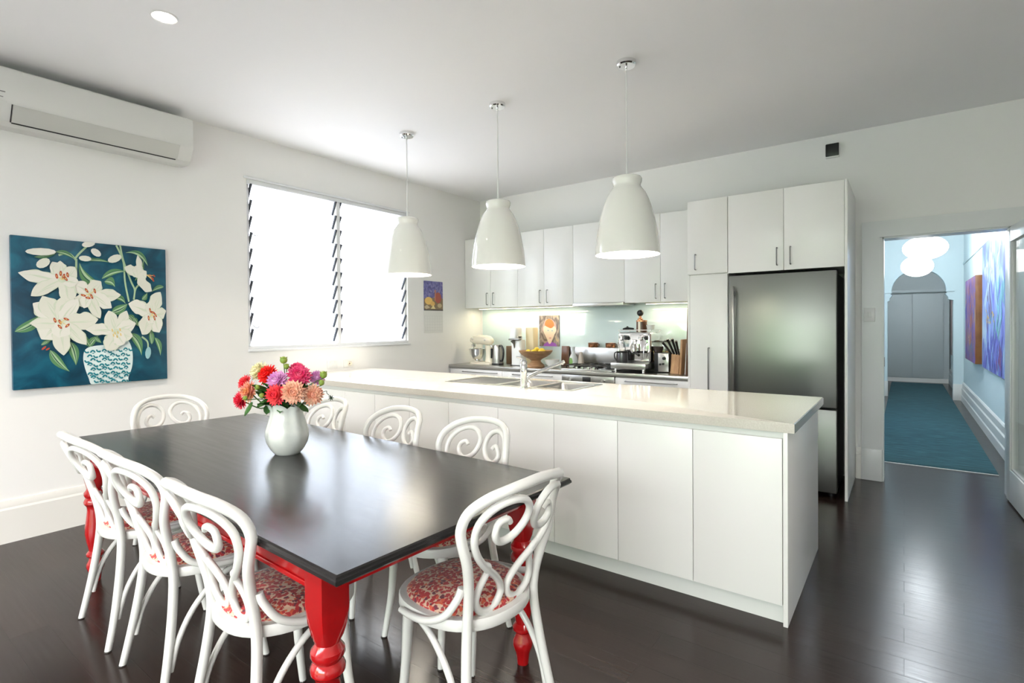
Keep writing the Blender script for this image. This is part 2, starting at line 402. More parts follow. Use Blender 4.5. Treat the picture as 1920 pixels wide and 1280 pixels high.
# glazed door leaf, folded back into the room
dl = bpy.data.objects.new('door_2', None); COL.objects.link(dl); dl.location = (DX1-.004, YB-.035, 0); dl.rotation_euler = (0, 0, math.radians(-87.0))
struct(dl, 'white glazed door folded open at the right edge', 'door')
L = .78
b = B(); b.box(0, -.02, .012, .105, .02, 2.06, .003); b.box(L-.105, -.02, .012, L, .02, 2.06, .003)
b.box(.105, -.02, .012, L-.105, .02, .25, .003); b.box(.105, -.02, 1.95, L-.105, .02, 2.06, .003)
b.box(.105, -.012, .25, .12, .026, 1.95, .003); b.box(.105, -.012, .25, L-.1, .026, .265, .003)
b.to('door_leaf', M['doorframe'], dl, world=False)
b = BB(.11, -.003, .255, L-.11, .003, 1.945); b.to('glass_pane', M['clearglass'], dl, world=False, smooth=0)
HX0, HX1, HY = 4.22, 5.42, 11.9
b = B(); b.box(HX0-.1, YB+.15, 0, HX0, 16, 3.1); struct(b.to('wall_hall_left', M['hallwall'], smooth=0))
b = B(); b.box(HX1, YB+.15, 0, HX1+.1, 16, 3.1); struct(b.to('wall_hall_right', M['hallwall'], smooth=0))
b = B(); b.box(HX0-.1, YB+.15, 3.1, HX1+.1, 16, 3.2); struct(b.to('ceiling_hall', M['ceiling'], smooth=0))
b = B(); b.box(HX0, 15.35, 0, HX1, 15.5, 3.1); struct(b.to('wall_hall_end', M['hallgrey'], smooth=0))
# arch wall with brackets
cxa, ra, zs = 4.80, .39, 1.90
arc = [(cxa+ra*math.cos(a), zs+ra*1.02*math.sin(a)) for a in [PI*i/28 for i in range(29)]]
pl_ = [(HX0, 0), (4.352, 0), (4.352, 1.735), (4.385, 1.75), (4.385, 1.79), (4.425, 1.85), (4.40, 1.86), (4.40, 1.885), (4.41, 1.90)] + arc[::-1] + \
      [(5.19, 1.90), (5.20, 1.885), (5.20, 1.86), (5.175, 1.85), (5.215, 1.79), (5.215, 1.75), (5.285, 1.735), (5.285, 0), (HX1, 0), (HX1, 3.1), (HX0, 3.1)]
b = B(); b.prism(pl_, lambda a, c, d: (a, d, c), HY, HY+.22); struct(b.to('wall_arch', M['hallwall'], smooth=20), 'pale aqua hallway arch with moulded shoulders', 'arch')
b = B()
for (xa, xb) in ((4.31, 4.42), (5.18, 5.30)): b.box(xa, HY-.02, 1.885, xb, HY, 1.905, .004)
struct(b.to('trim_1', M['hallwall']))
b = B(); b.box(HX0, HY-.02, 0, 4.36, HY, .28, .005); b.box(5.278, HY-.02, 0, HX1, HY, .28, .005); struct(b.to('trim_2', M['trim']))
# stepped hall skirting
prof = [(0, 0), (.035, 0), (.035, .10), (.028, .115), (.028, .21), (.018, .225), (.018, .30), (.006, .32), (0, .32)]
b = B(); b.prism(prof, lambda a, z, d: (HX1-a, d, z), YB+.15, HY-.02); struct(b.to('baseboard_hall', M['trim'], smooth=20))
b = B(); b.prism(prof, lambda a, z, d: (HX1-a, d, z), HY+.22, 15.35); struct(b.to('baseboard_hall_far', M['hallgrey'], smooth=20))
b = BB(HX1-.012, YB+.2, 2.33, HX1, HY, 2.37, bev=.004); struct(b.to('trim_3', M['hallwall']))
# hallway far cupboard
t = thing('built_in_cupboard', 'tall grey two-door cupboard closing the far end of the hallway', 'cupboard', (4.82, 15.05, 0))
BB(HX0+.02, 15.05, 0, HX1-.02, 15.34, 2.06).to('carcass', M['hallgrey'], t, smooth=0)
for (xa, xb) in ((HX0+.03, 4.745), (4.755, 5.30)): BB(xa, 15.03, .10, xb, 15.05, 1.98, bev=.003).to('door', M['hallgrey'], t)
BB(HX0+.02, 15.0, 2.02, HX1-.02, 15.05, 2.08, bev=.004).to('cornice', M['hallgrey'], t)
BB(HX0+.02, 15.02, 0, HX1-.02, 15.05, .09).to('plinth', M['trim'], t, smooth=0)
b = BB(4.37, 6.28, .001, 5.27, 14.7, .014, bev=.004); o = b.to('hall_rug', M['rug']); tag(o, 'long teal wool runner on the hallway floor', 'rug')
BB(4.37, 6.262, .001, 5.27, 6.28, .006).to('fringe', M['white'], o, smooth=0)

# ------------------------------------------------------------------ artworks
def leaf2(p, q, wd, bend=0, k=9, e=.6):
    """leaf outline from p to q, half width wd, sideways bend"""
    P, Q = Vector(p), Vector(q); d = Q-P; n = Vector((-d.y, d.x)).normalized(); L_, R_ = [], []
    for i in range(k+1):
        s = i/k; c = P+d*s+n*(bend*4*s*(1-s)); ww = wd*math.sin(PI*min(1, s**.75))*(1.0)
        if i in (0, k): ww = e
        L_.append(tuple(c+n*ww)); R_.append(tuple(c-n*ww))
    return L_+R_[::-1]
wv = random.Random(12)
def petal2(p, q, wd, bend=0, k=8):
    P, Q = Vector(p), Vector(q); d = Q-P; n = Vector((-d.y, d.x)).normalized(); L_, R_ = [], []
    for i in range(k+1):
        s = i/k; c = P+d*s+n*(bend*4*s*(1-s)); ww = wd*(.32+.68*math.sin(PI*min(1, s*.92))**.7)*(1 if i < k-1 else .72 if i < k else .16)
        L_.append(tuple(c+n*ww*wv.uniform(.88, 1.12))); R_.append(tuple(c-n*ww*wv.uniform(.88, 1.12)))
    return spl2(L_+R_[::-1], 3)
def ell2(cx, cy, rx, ry, a=0, k=12):
    return [(cx+rx*math.cos(t)*math.cos(a)-ry*math.sin(t)*math.sin(a), cy+rx*math.cos(t)*math.sin(a)+ry*math.sin(t)*math.cos(a)) for t in [2*PI*i/k for i in range(k)]]
def line2(pts, wd):
    P, _ = spline([Vector((a, c, 0)) for a, c in pts], [0]*len(pts), 5); L_, R_ = [], []
    for i, p in enumerate(P):
        d = (P[min(i+1, len(P)-1)]-P[max(0, i-1)]).normalized(); n = Vector((-d.y, d.x, 0))*wd
        L_.append((p.x+n.x, p.y+n.y)); R_.append((p.x-n.x, p.y-n.y))
    return L_+R_[::-1]
def pm(name, c, rough=.4): return mat('paint_'+name, c, rough)
LP = [M['teal'], pm('petal_white', (.70, .70, .62)), pm('petal_shade', (.60, .66, .53)), pm('leaf_green', (.10, .25, .11)), pm('leaf_pale', (.40, .55, .34)),
      pm('anther_red', (.42, .06, .03)), pm('vase_white', (.70, .80, .80)), pm('vase_teal', (.0, .19, .24)), pm('bud_blue', (.30, .52, .55)), pm('pollen', (.75, .55, .18)), pm('leaf_dark', (.02, .10, .07)), pm('petal_cream', (.74, .73, .67))]
def lily_painting():
    t = thing('lily_painting', 'teal canvas painting of white lilies in a patterned vase', 'painting', (0.02, 1.245, .97))
    y0, y1, z0, z1 = .805, 1.685, .970, 1.962
    K = 1.197
    def uv(x, y):
        s = (x-82)/1093; uu = s*K/(1+s*(K-1)); top = 78+s*100; bot = 1172-s*80
        return (min(max(uu, .001), .999), min(max((bot-y)/(bot-top), .001), .999))
    b = B(); b.box(.002, y0, z0, .036, y1, z1, .003); b.to('stretched_canvas', M['teal'], t)
    b = B(); lay = [0]
    def f(a, c, d): return Vector((.0365+d, y0+a*(y1-y0), z0+c*(z1-z0)))
    def put(poly, mi):
        b.mi = mi; lay[0] += .00006; b.flat([uv(*p) for p in poly], f, lay[0])
    def leafs(p, q, wd, bend=0, mi=3):
        put(leaf2(p, q, wd, bend), mi); put(leaf2(p, q, wd*.38, bend*.8), 4); put(leaf2(p, q, wd*.12, bend*1.05), 10)
    for s_ in ([(450, 240), (447, 330), (440, 420)], [(735, 140), (790, 260), (800, 400), (830, 545)], [(765, 140), (790, 250), (850, 400), (880, 460), (870, 530)], [(440, 240), (470, 200), (520, 150)],
               [(940, 410), (890, 450), (872, 530)], [(340, 215), (400, 200), (450, 250)], [(935, 795), (985, 830), (990, 880)]): put(line2(s_, 7), 4)
    for a in (((95, 760), (245, 625), 34, 20), ((600, 420), (470, 265), 32, -40), ((620, 380), (810, 330), 22, -25), ((690, 620), (820, 560), 34, 10), ((640, 400), (720, 440), 30, -25),
              ((280, 890), (395, 1045), 30, 15), ((400, 830), (435, 1000), 32, -10), ((830, 770), (930, 930), 36, -30), ((1025, 850), (1000, 720), 26, 10), ((1055, 800), (1105, 930), 24, -20),
              ((1150, 440), (1030, 475), 16, 12), ((1000, 290), (805, 195), 18, 45), ((870, 690), (810, 640), 26, 8), ((520, 870), (590, 790), 24, -10), ((500, 790), (540, 870), 22, 15),
              ((320, 190), (440, 245), 16, -18), ((470, 250), (690, 265), 12, -14), ((880, 395), (960, 240), 20, 22), ((1100, 680), (1130, 720), 22, 0), ((720, 520), (800, 560), 20, -20),
              ((940, 530), (990, 480), 20, 10), ((200, 230), (330, 200), 12, 10), ((560, 800), (610, 840), 16, 0), ((860, 660), (905, 720), 24, 0), ((230, 855), (300, 800), 14, 0)): leafs(*a)
    put(spl2([(500, 885), (560, 862), (690, 850), (800, 825), (832, 845), (852, 920), (845, 1010), (815, 1080), (800, 1122), (680, 1134), (545, 1142), (515, 1090), (490, 1010), (482, 940)]), 6)
    rn = random.Random(3)
    for row in range(8):
        for c in range(9):
            x = 505+c*41+(row % 2)*20; y = 905+row*31-c*2.0+rn.uniform(-6, 6)
            if x > 835-row*3 or x < 492+row*6 or y > 1120: continue
            a = rn.uniform(-.5, .5); sg = 1 if (row+c) % 2 else -1
            put(line2([(x-15, y+6*sg), (x-4, y-7*sg), (x+9, y-6*sg), (x+17, y+5)], 5.2), 7)
            if rn.random() < .6: put(ell2(x+4, y+10, 8, 3.4, a), 7)
    def lily(c, tips, anth, wd=46, sh=(0, 0)):
        for i, tp in enumerate(tips):
            ww = tp[2] if len(tp) > 2 else wd
            put(petal2(c, tp[:2], ww*1.0+1.5, (-1)**i*8), 2); put(petal2(c, tp[:2], ww*.93, (-1)**i*8), 1 if i % 3 else 11)
            d = Vector(tp[:2])-Vector(c); q = Vector(c)+d*.75
            put(leaf2(c, tuple(q), 5, (-1)**i*8), 2); put(leaf2(tuple(Vector(c)+d*.3+Vector((8, 8))), tuple(Vector(c)+d*.9+Vector((6, 6))), 3, 6), 2)
        put(ell2(*c, 26, 22), 2)
        for (dx, dy, a) in anth:
            put(line2([c, (c[0]+dx*.6, c[1]+dy*.6), (c[0]+dx, c[1]+dy)], 2), 9)
            put(ell2(c[0]+dx, c[1]+dy, 19, 8, a), 5); put(ell2(c[0]+dx, c[1]+dy, 7, 3, a), 9)
    A1 = [(-32, -25, 1.4), (-8, -45, 1.6), (10, -25, 1.8), (34, -35, 1.4), (22, -8, 1.0)]
    lily((530, 490), [(420, 415), (610, 400), (757, 497, 42), (685, 588, 46), (600, 662, 38), (430, 560, 44), (490, 590, 40)], [(-42, 10, .3), (-20, -25, 1.0), (36, -22, 1.3), (-12, 28, .2), (14, 18, 1.2)])
    lily((355, 390), [(300, 265, 44), (345, 258, 40), (435, 300, 48), (118, 345, 44), (180, 505, 42), (400, 555, 52), (455, 400, 42)], A1)
    lily((345, 690), [(190, 560, 60), (240, 510, 56), (370, 505, 60), (450, 530, 50), (582, 672, 62), (500, 850, 44), (230, 810, 66), (170, 700, 40), (355, 925, 52), (330, 800, 60)], [(-38, -12, 1.3), (-8, 0, 1.2), (36, 26, -.8), (30, -20, .4), (-10, 34, .9)], 50)
    lily((1020, 640), [(820, 560, 52), (1105, 480, 56), (1157, 612, 40), (1090, 762, 58), (930, 778, 58), (1010, 540, 46), (990, 700, 44)], [(-30, 22, 1.4), (24, 22, 1.2), (-14, -32, 1.2), (34, 0, .9), (10, -18, .3)])
    lily((715, 760), [(500, 745, 40), (660, 612, 52), (800, 612, 46), (872, 700, 46), (845, 790, 44), (640, 890, 60), (775, 850, 52)], [], 48)
    for dx, dy in ((-30, -10), (-10, 10), (12, 5), (30, -15), (34, 20), (-22, 25), (5, 34)): put(ell2(715+dx, 760+dy, 12, 5, 1.3), 9)
    for tp in ((790, 300, 34), (880, 290, 44), (900, 215, 24), (1020, 470, 36), (975, 330, 30), (960, 410, 40)): put(petal2((905, 365), tp[:2], tp[2]*1.05, 10), 2); put(petal2((905, 365), tp[:2], tp[2]*.95, 10), 1)
    for q in ((1010, 360), (1030, 380), (1045, 362), (1035, 395)): put(line2([(975, 355), q], 2), 9); put(ell2(*q, 13, 6, .6), 5)
    for (x, y, rx, ry, a, mi) in ((235, 195, 85, 26, 0, 11), (245, 275, 44, 30, -.7, 1), (575, 195, 40, 24, .6, 11), (500, 238, 42, 20, .1, 1), (525, 135, 46, 22, -.2, 11), (712, 238, 55, 27, -.3, 1), (978, 910, 26, 44, .2, 8), (240, 875, 18, 7, -.8, 5), (262, 882, 14, 6, -.6, 5)): put(ell2(x, y, rx, ry, a), mi)
    b.to('painted_lilies', LP, t, smooth=0)
lily_painting()
# two abstract canvases in the hall
M['abs1'] = canvas_mat('abstract_blue_paint', [(.25, (.10, .10, .42)), (.42, (.16, .17, .62)), (.55, (.26, .38, .70)), (.68, (.55, .68, .80)), (.8, (.15, .35, .42))], 1.6, 5, (1, 1.4, .9))
M['abs2'] = canvas_mat('abstract_purple_paint', [(.25, (.12, .05, .30)), (.42, (.35, .10, .10)), (.5, (.16, .10, .48)), (.62, (.52, .20, .08)), (.8, (.10, .22, .40))], 2.2, 5, (1, 2.5, .8))
def wall_art(name, label, y0, y1, z0, z1, dep, mface, mside, blobs):
    t = thing(name, label, 'painting', (HX1, (y0+y1)/2, z0))
    BB(HX1-dep, y0, z0, HX1-.001, y1, z1, bev=.002).to('stretcher', mside, t)
    b = B(); b.box(HX1-dep-.003, y0+.006, z0+.006, HX1-dep, y1-.006, z1-.006)
    def f(a, c, d): return Vector((HX1-dep-.0034-d, y0+a*(y1-y0), z0+c*(z1-z0)))
    ms = [mface]; ra = random.Random(len(name+label))
    for k in range(4): ms.append(None)
    for (u0, v0, u1, v1, ang, sz, cnt, col) in blobs:          # families of small brush strokes
        ms.append(pm('stroke', col)); b.mi = len(ms)-1
        for k in range(cnt):
            uu, vv = ra.uniform(u0, u1), ra.uniform(v0, v1); aa = ang+ra.uniform(-.5, .5); ll = sz*ra.uniform(.5, 1.3)
            b.flat([(min(.99, max(.01, p)), min(.99, max(.01, q))) for p, q in leaf2((uu, vv), (uu+ll*math.cos(aa), vv+ll*math.sin(aa)), ll*.16, ll*.1, 5, .003) if True], f, .0002*(len(ms)*12+k)/12)
    ms = [m_ or mface for m_ in ms]
    b.to('painted_face', ms, t, smooth=0)
wall_art('abstract_painting', 'large blue and violet abstract painting nearest the doorway', 6.98, 8.86, .785, 2.31, .03, M['abs1'], M['brown'],
         [(.1, .72, .85, .97, -1.5, .14, 30, (.50, .62, .80)), (.35, .78, .9, .9, -1.5, .12, 16, (.74, .80, .86)), (.02, .3, .3, .7, -1.6, .12, 26, (.20, .45, .58)), (.5, .42, .75, .74, -1.9, .13, 12, (.17, .13, .30)),
          (.35, .34, .75, .44, .4, .05, 16, (.62, .42, .12)), (.2, .3, .6, .45, -1.3, .06, 14, (.16, .40, .40)), (.05, .05, .9, .3, -1.4, .12, 34, (.14, .14, .56)), (.1, .02, .5, .14, 1.2, .1, 8, (.26, .08, .28)), (.6, .36, .72, .38, .2, .03, 3, (.80, .72, .55))])
wall_art('abstract_painting', 'smaller purple and rust abstract painting with a thick wooden edge', 9.0, 10.36, .81, 1.955, .085, M['abs2'], mat('orange_stained_wood', (.30, .12, .035), .4, noise=(6, (.22, .08, .025))),
         [(.05, .1, .95, .95, -1.5, .13, 60, (.13, .10, .42)), (.25, .35, .5, .9, -1.5, .16, 18, (.50, .15, .07)), (.45, .5, .7, .95, -1.5, .12, 14, (.34, .12, .26)), (.3, .12, .6, .4, -1.3, .10, 14, (.56, .25, .10)), (.1, .02, .7, .16, 1.0, .08, 14, (.08, .28, .42)), (.5, .24, .6, .3, .3, .04, 4, (.7, .55, .5))])
t = tag(BB(5.405, 13.6, .65, 5.419, 14.85, 1.85, bev=.003).to('wall_hanging', canvas_mat('faded_red_weave', [(.3, (.24, .11, .10)), (.6, (.36, .24, .22)), (.8, (.28, .30, .30))], 6)), 'faded red patterned hanging on the wall past the arch', 'wall hanging')

# calendar
t = thing('wall_calendar', 'hanging calendar with a painted still life above a blank month page', 'calendar', (0, 4.595, 1.27))
ya, yb, za, zb = 4.435, 4.755, 1.275, 1.90
b = B(); b.box(.001, ya, 1.56, .006, yb, zb, .001); b.box(.001, ya, 1.545, .008, yb, 1.56)
def fc(a, c, d): return Vector((.0062+d, ya+a*(yb-ya), 1.56+c*.34))
ms = [canvas_mat('blue_violet_print', [(.3, (.05, .05, .16)), (.5, (.14, .13, .38)), (.75, (.34, .32, .50))], 22)]
for i, (poly, col) in enumerate([([(0, .38), (.5, .42), (1, .40), (1, .0), (0, 0)], (.22, .15, .08)), (ell2(.24, .30, .20, .14), (.78, .50, .14)), (ell2(.74, .42, .18, .20), (.36, .08, .05)), (ell2(.45, .20, .12, .09), (.70, .42, .12)),
                                ([(.35, .02), (.48, .16), (.60, .02)], (.75, .62, .30)), (ell2(.82, .14, .12, .08), (.5, .38, .22)), ([(.56, .7), (.62, .7), (.60, .3), (.55, .3)], (.5, .2, .12)), ([(0, .08), (.15, .16), (.3, .06), (.1, 0)], (.55, .44, .3)), ([(0, 0), (1, 0), (1, -.045), (0, -.045)], (.06, .05, .05))]):
    ms.append(pm('print', col)); b.mi = len(ms)-1; b.flat(poly, fc, .0003*(i+1))
b.to('picture_page', ms, t, smooth=0)
b = B(); b.box(.001, ya, za, .005, yb, 1.545, .001)
ms = [mat('calendar_paper', (.74, .74, .72), .6), pm('grid_grey', (.55, .55, .55))]
b.mi = 1
for i in range(6): b.flat([(.04, .1+i*.13), (.96, .1+i*.13), (.96, .106+i*.13), (.04, .106+i*.13)], lambda a, c, d: Vector((.0053, ya+a*(yb-ya), za+c*.27)), 0)
for i in range(8): b.flat([(.04+i*.13, .1), (.046+i*.13, .1), (.046+i*.13, .75), (.04+i*.13, .75)], lambda a, c, d: Vector((.0054, ya+a*(yb-ya), za+c*.27)), 0)
b.to('month_page', ms, t, smooth=0)

# ------------------------------------------------------------------ fixtures on walls and ceiling
t = thing('air_conditioner', 'long white wall-mounted split air conditioner near the ceiling', 'air conditioner', (0, 1.2, 2.62))
Y0, Y1 = .55, 1.825
prof = [(0, 2.625), (0, 2.965), (.185, 2.965), (.20, 2.955), (.205, 2.94), (.212, 2.76), (.208, 2.735), (.15, 2.645), (.11, 2.622)]
b = B(); b.prism(prof, lambda a, z, d: (a, d, z), Y0, Y1-.03); b.to('casing', M['ac'], t, smooth=25)
b = B(); b.prism([(0, 2.63)] + [(a*.985, 2.626+(z-2.622)*.99) for a, z in prof[1:]], lambda a, z, d: (a, d, z), Y1-.03, Y1); b.to('end_cap', M['ac'], t, smooth=25)
b = B(); b.prism([(.2145, 2.735), (.2085, 2.738), (.150, 2.647), (.156, 2.642)], lambda a, z, d: (a, d, z), .80, 1.73); b.to('air_flap', M['acflap'], t, smooth=0)
b = B(); b.prism([(.156, 2.643), (.150, 2.641), (.147, 2.636), (.152, 2.637)], lambda a, z, d: (a, d, z), .80, 1.72); b.prism([(.213, 2.735), (.207, 2.739), (.148, 2.647), (.154, 2.641)], lambda a, z, d: (a, d, z), .793, .797)
b.to('vent_gap', M['black'], t, smooth=0)
b = B(); b.box(.210, .66, 2.80, .2125, .765, 2.806); b.box(.209, .68, 2.768, .2128, .755, 2.773); b.to('badge', M['handle'], t, smooth=0)
t = thing('ceiling_downlight', 'small round lit downlight set in the ceiling over the dining table', 'ceiling light', (1.41, 1.19, ZC))
b = B(); b.lathe([(.045, -.004), (.060, -.006), (.066, -.001), (.066, .0)], (1.41, 1.19, ZC), 32); b.to('trim_ring', M['white'], t)
b = B(); b.lathe([(.044, -.0075), (.044, -.003)], (1.41, 1.19, ZC), 32); b.to('lit_lens', M['lamp_on'], t)
lamp('downlight_beam', 'SPOT', (1.41, 1.19, ZC-.03), 30, (1, .88, .7), size=.03, spot_size=2.0, spot_blend=.8)

for (x, y, lb) in ((1.6, -.9, 'added unseen downlight nearest the left wall, behind the near chairs'), (3.0, -.9, 'added unseen downlight in the middle of the row behind the table'), (4.4, -.9, 'added unseen downlight at the right of the row behind the table'), (5.7, .6, 'added unseen downlight standing apart, nearest the hallway doorway')):        # unseen downlights added behind the camera for front fill and glints
    t = thing('ceiling_downlight', lb, 'ceiling light', (x, y, ZC), group='added unseen downlights behind the dining area')
    b = B(); b.lathe([(.045, -.004), (.060, -.006), (.066, -.001), (.066, .0)], (x, y, ZC), 32); b.to('trim_ring', M['white'], t)
    b = B(); b.lathe([(.044, -.0075), (.044, -.003)], (x, y, ZC), 32); b.to('lit_lens', M['lamp_on'], t)
    lamp('downlight_beam', 'SPOT', (x, y, ZC-.03), 28, (1, .92, .82), size=.03, spot_size=2.3, spot_blend=.8)
def wall_plate(name, label, cat, c, wd, h, axis, extra):
    t = thing(name, label, cat, c)
    x, y, z = c
    if axis == 'x': BB(x, y-wd/2, z-h/2, x+.009, y+wd/2, z+h/2, bev=.003).to('cover_plate', M['white'] if extra != 'cream' else M['trim'], t)
    else: BB(x-wd/2, y-.009, z-h/2, x+wd/2, y, z+h/2, bev=.003).to('cover_plate', M['white'], t)
    return t
t = wall_plate('wall_outlet', 'flat white double wall socket above the island, behind the flowers', 'socket', (0, 3.17, .98), .118, .078, 'x', '')
for y in (3.135, 3.19): BB(.009, y, 1.0, .013, y+.015, 1.012, bev=.001).to('rocker_switch', M['trim'], t)
t = wall_plate('dimmer_switch', 'cream dimmer plate with a round knob above the island end', 'dimmer', (0, 3.362, .98), .118, .078, 'x', 'cream')
b = B(); b.lathe([(.024, 0), (.024, .012), (.019, .02), (.0, .021)], (.009, 3.37, .98), 24, axis='x'); b.to('dimmer_knob', M['cream'], t)
b = BB(.028, 3.352, .974, .031, 3.362, .988); b.to('knob_mark', M['brown'], t, smooth=0)
t = wall_plate('light_switch', 'white light switch on the door surround right of the fridge', 'light switch', (4.362, YB-.028, 1.424), .078, .118, 'y', '')
BB(4.35, YB-.041, 1.40, 4.374, YB-.036, 1.448, bev=.002).to('rocker', M['white'], t)
t = thing('motion_sensor', 'small black-faced square box high on the kitchen wall', 'sensor', (4.087, YB, 2.88))
BB(4.035, YB-.035, 2.822, 4.143, YB, 2.942, bev=.008).to('housing', M['white'], t)
BB(4.037, YB-.042, 2.832, 4.139, YB-.034, 2.942, bev=.006).to('dark_face', M['black'], t)

# pendants over the island
def pendant(label, x, y=3.16, n=0):
    t = thing('pendant_lamp', label, 'pendant lamp', (x, y, 1.80), group='white pendant lamps over the island')
    b = B(); b.lathe([(.0, ZC), (.062, ZC), (.062, ZC-.022), (.055, ZC-.03), (.0, ZC-.031)], (x, y, 0), 32)
    b.lathe([(.007, ZC-.03), (.007, ZC-.05), (.004, ZC-.055)], (x, y, 0), 12); cn = b.to('ceiling_rose', M['chrome'], t)
    b = B(); b.lathe([(.0045, -.004), (.0045, .001)], (x-.035, y-.02, ZC-.031), 10); b.to('screw_hole', M['black'], cn)
    b = B(); b.tube([(x, y, ZC-.05), (x, y, 2.29)], .0045, 8); b.tube([(x, y, 2.39), (x, y, 2.29)], [.005, .009], 8); b.to('cord', M['white'], t)
    k8 = .80
    out = [(.0, 2.302), (.095, 2.300), (.112, 2.294), (.119, 2.284), (.117, 2.268), (.108, 2.250), (.107, 2.238), (.120, 2.222), (.146, 2.195), (.172, 2.150), (.194, 2.10), (.218, 2.03), (.234, 1.965), (.246, 1.90), (.253, 1.84), (.256, 1.803)]
    inn = [(.252, 1.803), (.248, 1.85), (.240, 1.91), (.228, 1.97), (.212, 2.03), (.188, 2.10), (.165, 2.15), (.138, 2.19), (.10, 2.225), (.0, 2.23)]
    out = [(q*k8, z) for q, z in out]; inn = [(q*k8, z) for q, z in inn]
    b = B(); b.lathe(out+inn[:1], (x, y, 0), 64, cap=False); b.to('shade', M['pend'], t, smooth=50)
    b = B(); b.lathe([(q-.0015, z) for q, z in inn], (x, y, 0), 64, cap=False); b.to('shade_lining', M['inner'], t, smooth=50)
    b = B(); b.ell((x, y, 2.05), .045, .045, .055, 20, 12); bu = b.to('bulb', M['lamp_on'], t)
    b = B(); b.lathe([(.02, 2.09), (.024, 2.11), (.024, 2.215)], (x, y, 0), 20); b.to('lamp_holder', M['white'], t)
    lamp('pendant_light', 'SPOT', (x, y, 1.97), 16, (1, .93, .82), size=.06, spot_size=2.9, spot_blend=.3)
pendant('white bell pendant lamp nearest the window', 1.133)
pendant('white bell pendant lamp in the middle of the row of three', 2.134)
pendant('white bell pendant lamp nearest the fridge', 3.178)

# hallway paper lanterns
def lantern(label, c, rx, rz, ztop=3.1):
    t = thing('paper_lantern', label, 'pendant lamp', c, group='glowing paper lanterns in the hallway')
    b = B(); n = 14
    rings = []
    for k in range(2*n+1):
        a = -PI/2+PI*k/(2*n); q = max(.12, math.cos(a))*(1 if k % 2 else .985)
        rings.append([Vector((c[0]+rx*q*math.cos(2*PI*i/32), c[1]+rx*q*math.sin(2*PI*i/32), c[2]+rz*math.sin(a))) for i in range(32)])
    b.loft(rings); b.to('paper_shade', M['paper'], t)
    b = B(); b.tube([(c[0], c[1], c[2]+rz*.9), (c[0], c[1], ztop)], .003, 6); b.to('cord', M['white'], t)
lantern('smaller glowing paper lantern, lower of the two in the hallway', (4.716, 7.5, 1.985), .150, .116)
lantern('wider glowing paper lantern, upper of the two in the hallway', (4.80, 8.05, 2.245), .222, .14)
lamp('hall_light', 'POINT', (4.72, 7.4, 2.75), 17, (.88, .95, 1.0), size=.15)
lamp('far_hall_fill', 'POINT', (4.80, 13.3, 2.9), 9, (.95, .96, 1.0), size=.15)  # fill lamp added to brighten the space past the arch, no fixture
lamp('hall_light', 'POINT', (4.80, 9.8, 2.7), 15, (.88, .95, 1.0), size=.15)

# ------------------------------------------------------------------ kitchen: wall run
def dhandle(x, z0, z1, y, parent, wd=.010, out=.030):
    b = B(); b.tube([(x, y, z0), (x, y-out+.006, z0), (x, y-out, z0+.006), (x, y-out, z1-.006), (x, y-out+.006, z1), (x, y, z1)], wd/2, 8)
    return b.to('handle', M['handle'], parent)
def hhandle(x0, x1, z, y, parent, out=.030):
    b = B(); b.tube([(x0, y, z), (x0, y-out+.004, z), (x0+.006, y-out, z), (x1-.006, y-out, z), (x1, y-out+.004, z), (x1, y, z)], .005, 8)
    return b.to('handle', M['handle'], parent)
YU, ZU0, ZU1 = 5.20, 1.588, 2.472
def upper(label, x0, x1, joints, hx, z0=ZU0, z1=ZU1, yf=YU, hz=(1.62, 1.765), nm='wall_cabinet'):
    t = thing(nm, label, 'cabinet', ((x0+x1)/2, YB, z0))
    BB(x0, yf+.001, z0, x1, YB-.001, z1).to('carcass', M['carc'], t, smooth=0)
    js = [x0]+joints+[x1]
    for i, (a, c) in enumerate(zip(js, js[1:])):
        d = BB(a+.0015, yf-.019, z0-.004, c-.0015, yf, z1, bev=.0015).to('door', M['cab'], t)
        if i < len(hx) and hx[i] is not None: dhandle(hx[i], hz[0], hz[1], yf-.019, d)
    return t
upper('white two-door wall cabinet in the corner beside the window wall', 0.001, .845, [.42], [.375, .475])
upper('white two-door wall cabinet left of the rangehood', .845, 1.615, [1.225], [1.175, 1.275])
upper('white two-door wall cabinet between the rangehood and the tall pantry', 2.235, 3.045, [2.625], [2.58, 2.675])
t = thing('rangehood_cabinet', 'white single-door cabinet over the cooktop with slide-out rangehood', 'rangehood', (1.925, YB, ZU0))
BB(1.615, YU+.001, ZU0+.03, 2.235, YB-.001, ZU1).to('carcass', M['carc'], t, smooth=0)
BB(1.6165, YU-.019, ZU0+.01, 2.2335, YU, ZU1, bev=.0015).to('door', M['cab'], t)
BB(1.62, YU-.045, ZU0-.025, 2.23, YB-.05, ZU0+.008, bev=.003).to('rangehood_visor', M['steel'], t)
b = B(); b.box(1.66, YU+.02, ZU0-.028, 1.9, YB-.1, ZU0-.0245); b.box(1.94, YU+.02, ZU0-.028, 2.19, YB-.1, ZU0-.0245); b.to('grease_filter', M['handle'], t, smooth=0)
for (x0, x1, lb) in ((.10, 1.55, 'warm strip light under the left wall cabinets'), (2.40, 3.0, 'warm strip light under the right wall cabinet')):
    t = thing('strip_light', lb, 'strip light', ((x0+x1)/2, 5.342, ZU0-.004))
    BB(x0, 5.33, ZU0-.016, x1, 5.355, ZU0-.004, bev=.002).to('housing', M['white'], t)
    BB(x0+.01, 5.333, ZU0-.019, x1-.01, 5.352, ZU0-.016).to('diffuser', M['strip'], t, smooth=0)
    lamp('strip_glow', 'AREA', ((x0+x1)/2, 5.342, ZU0-.022), .9*(x1-x0), (1, .86, .58), size=x1-x0, size_y=.02)
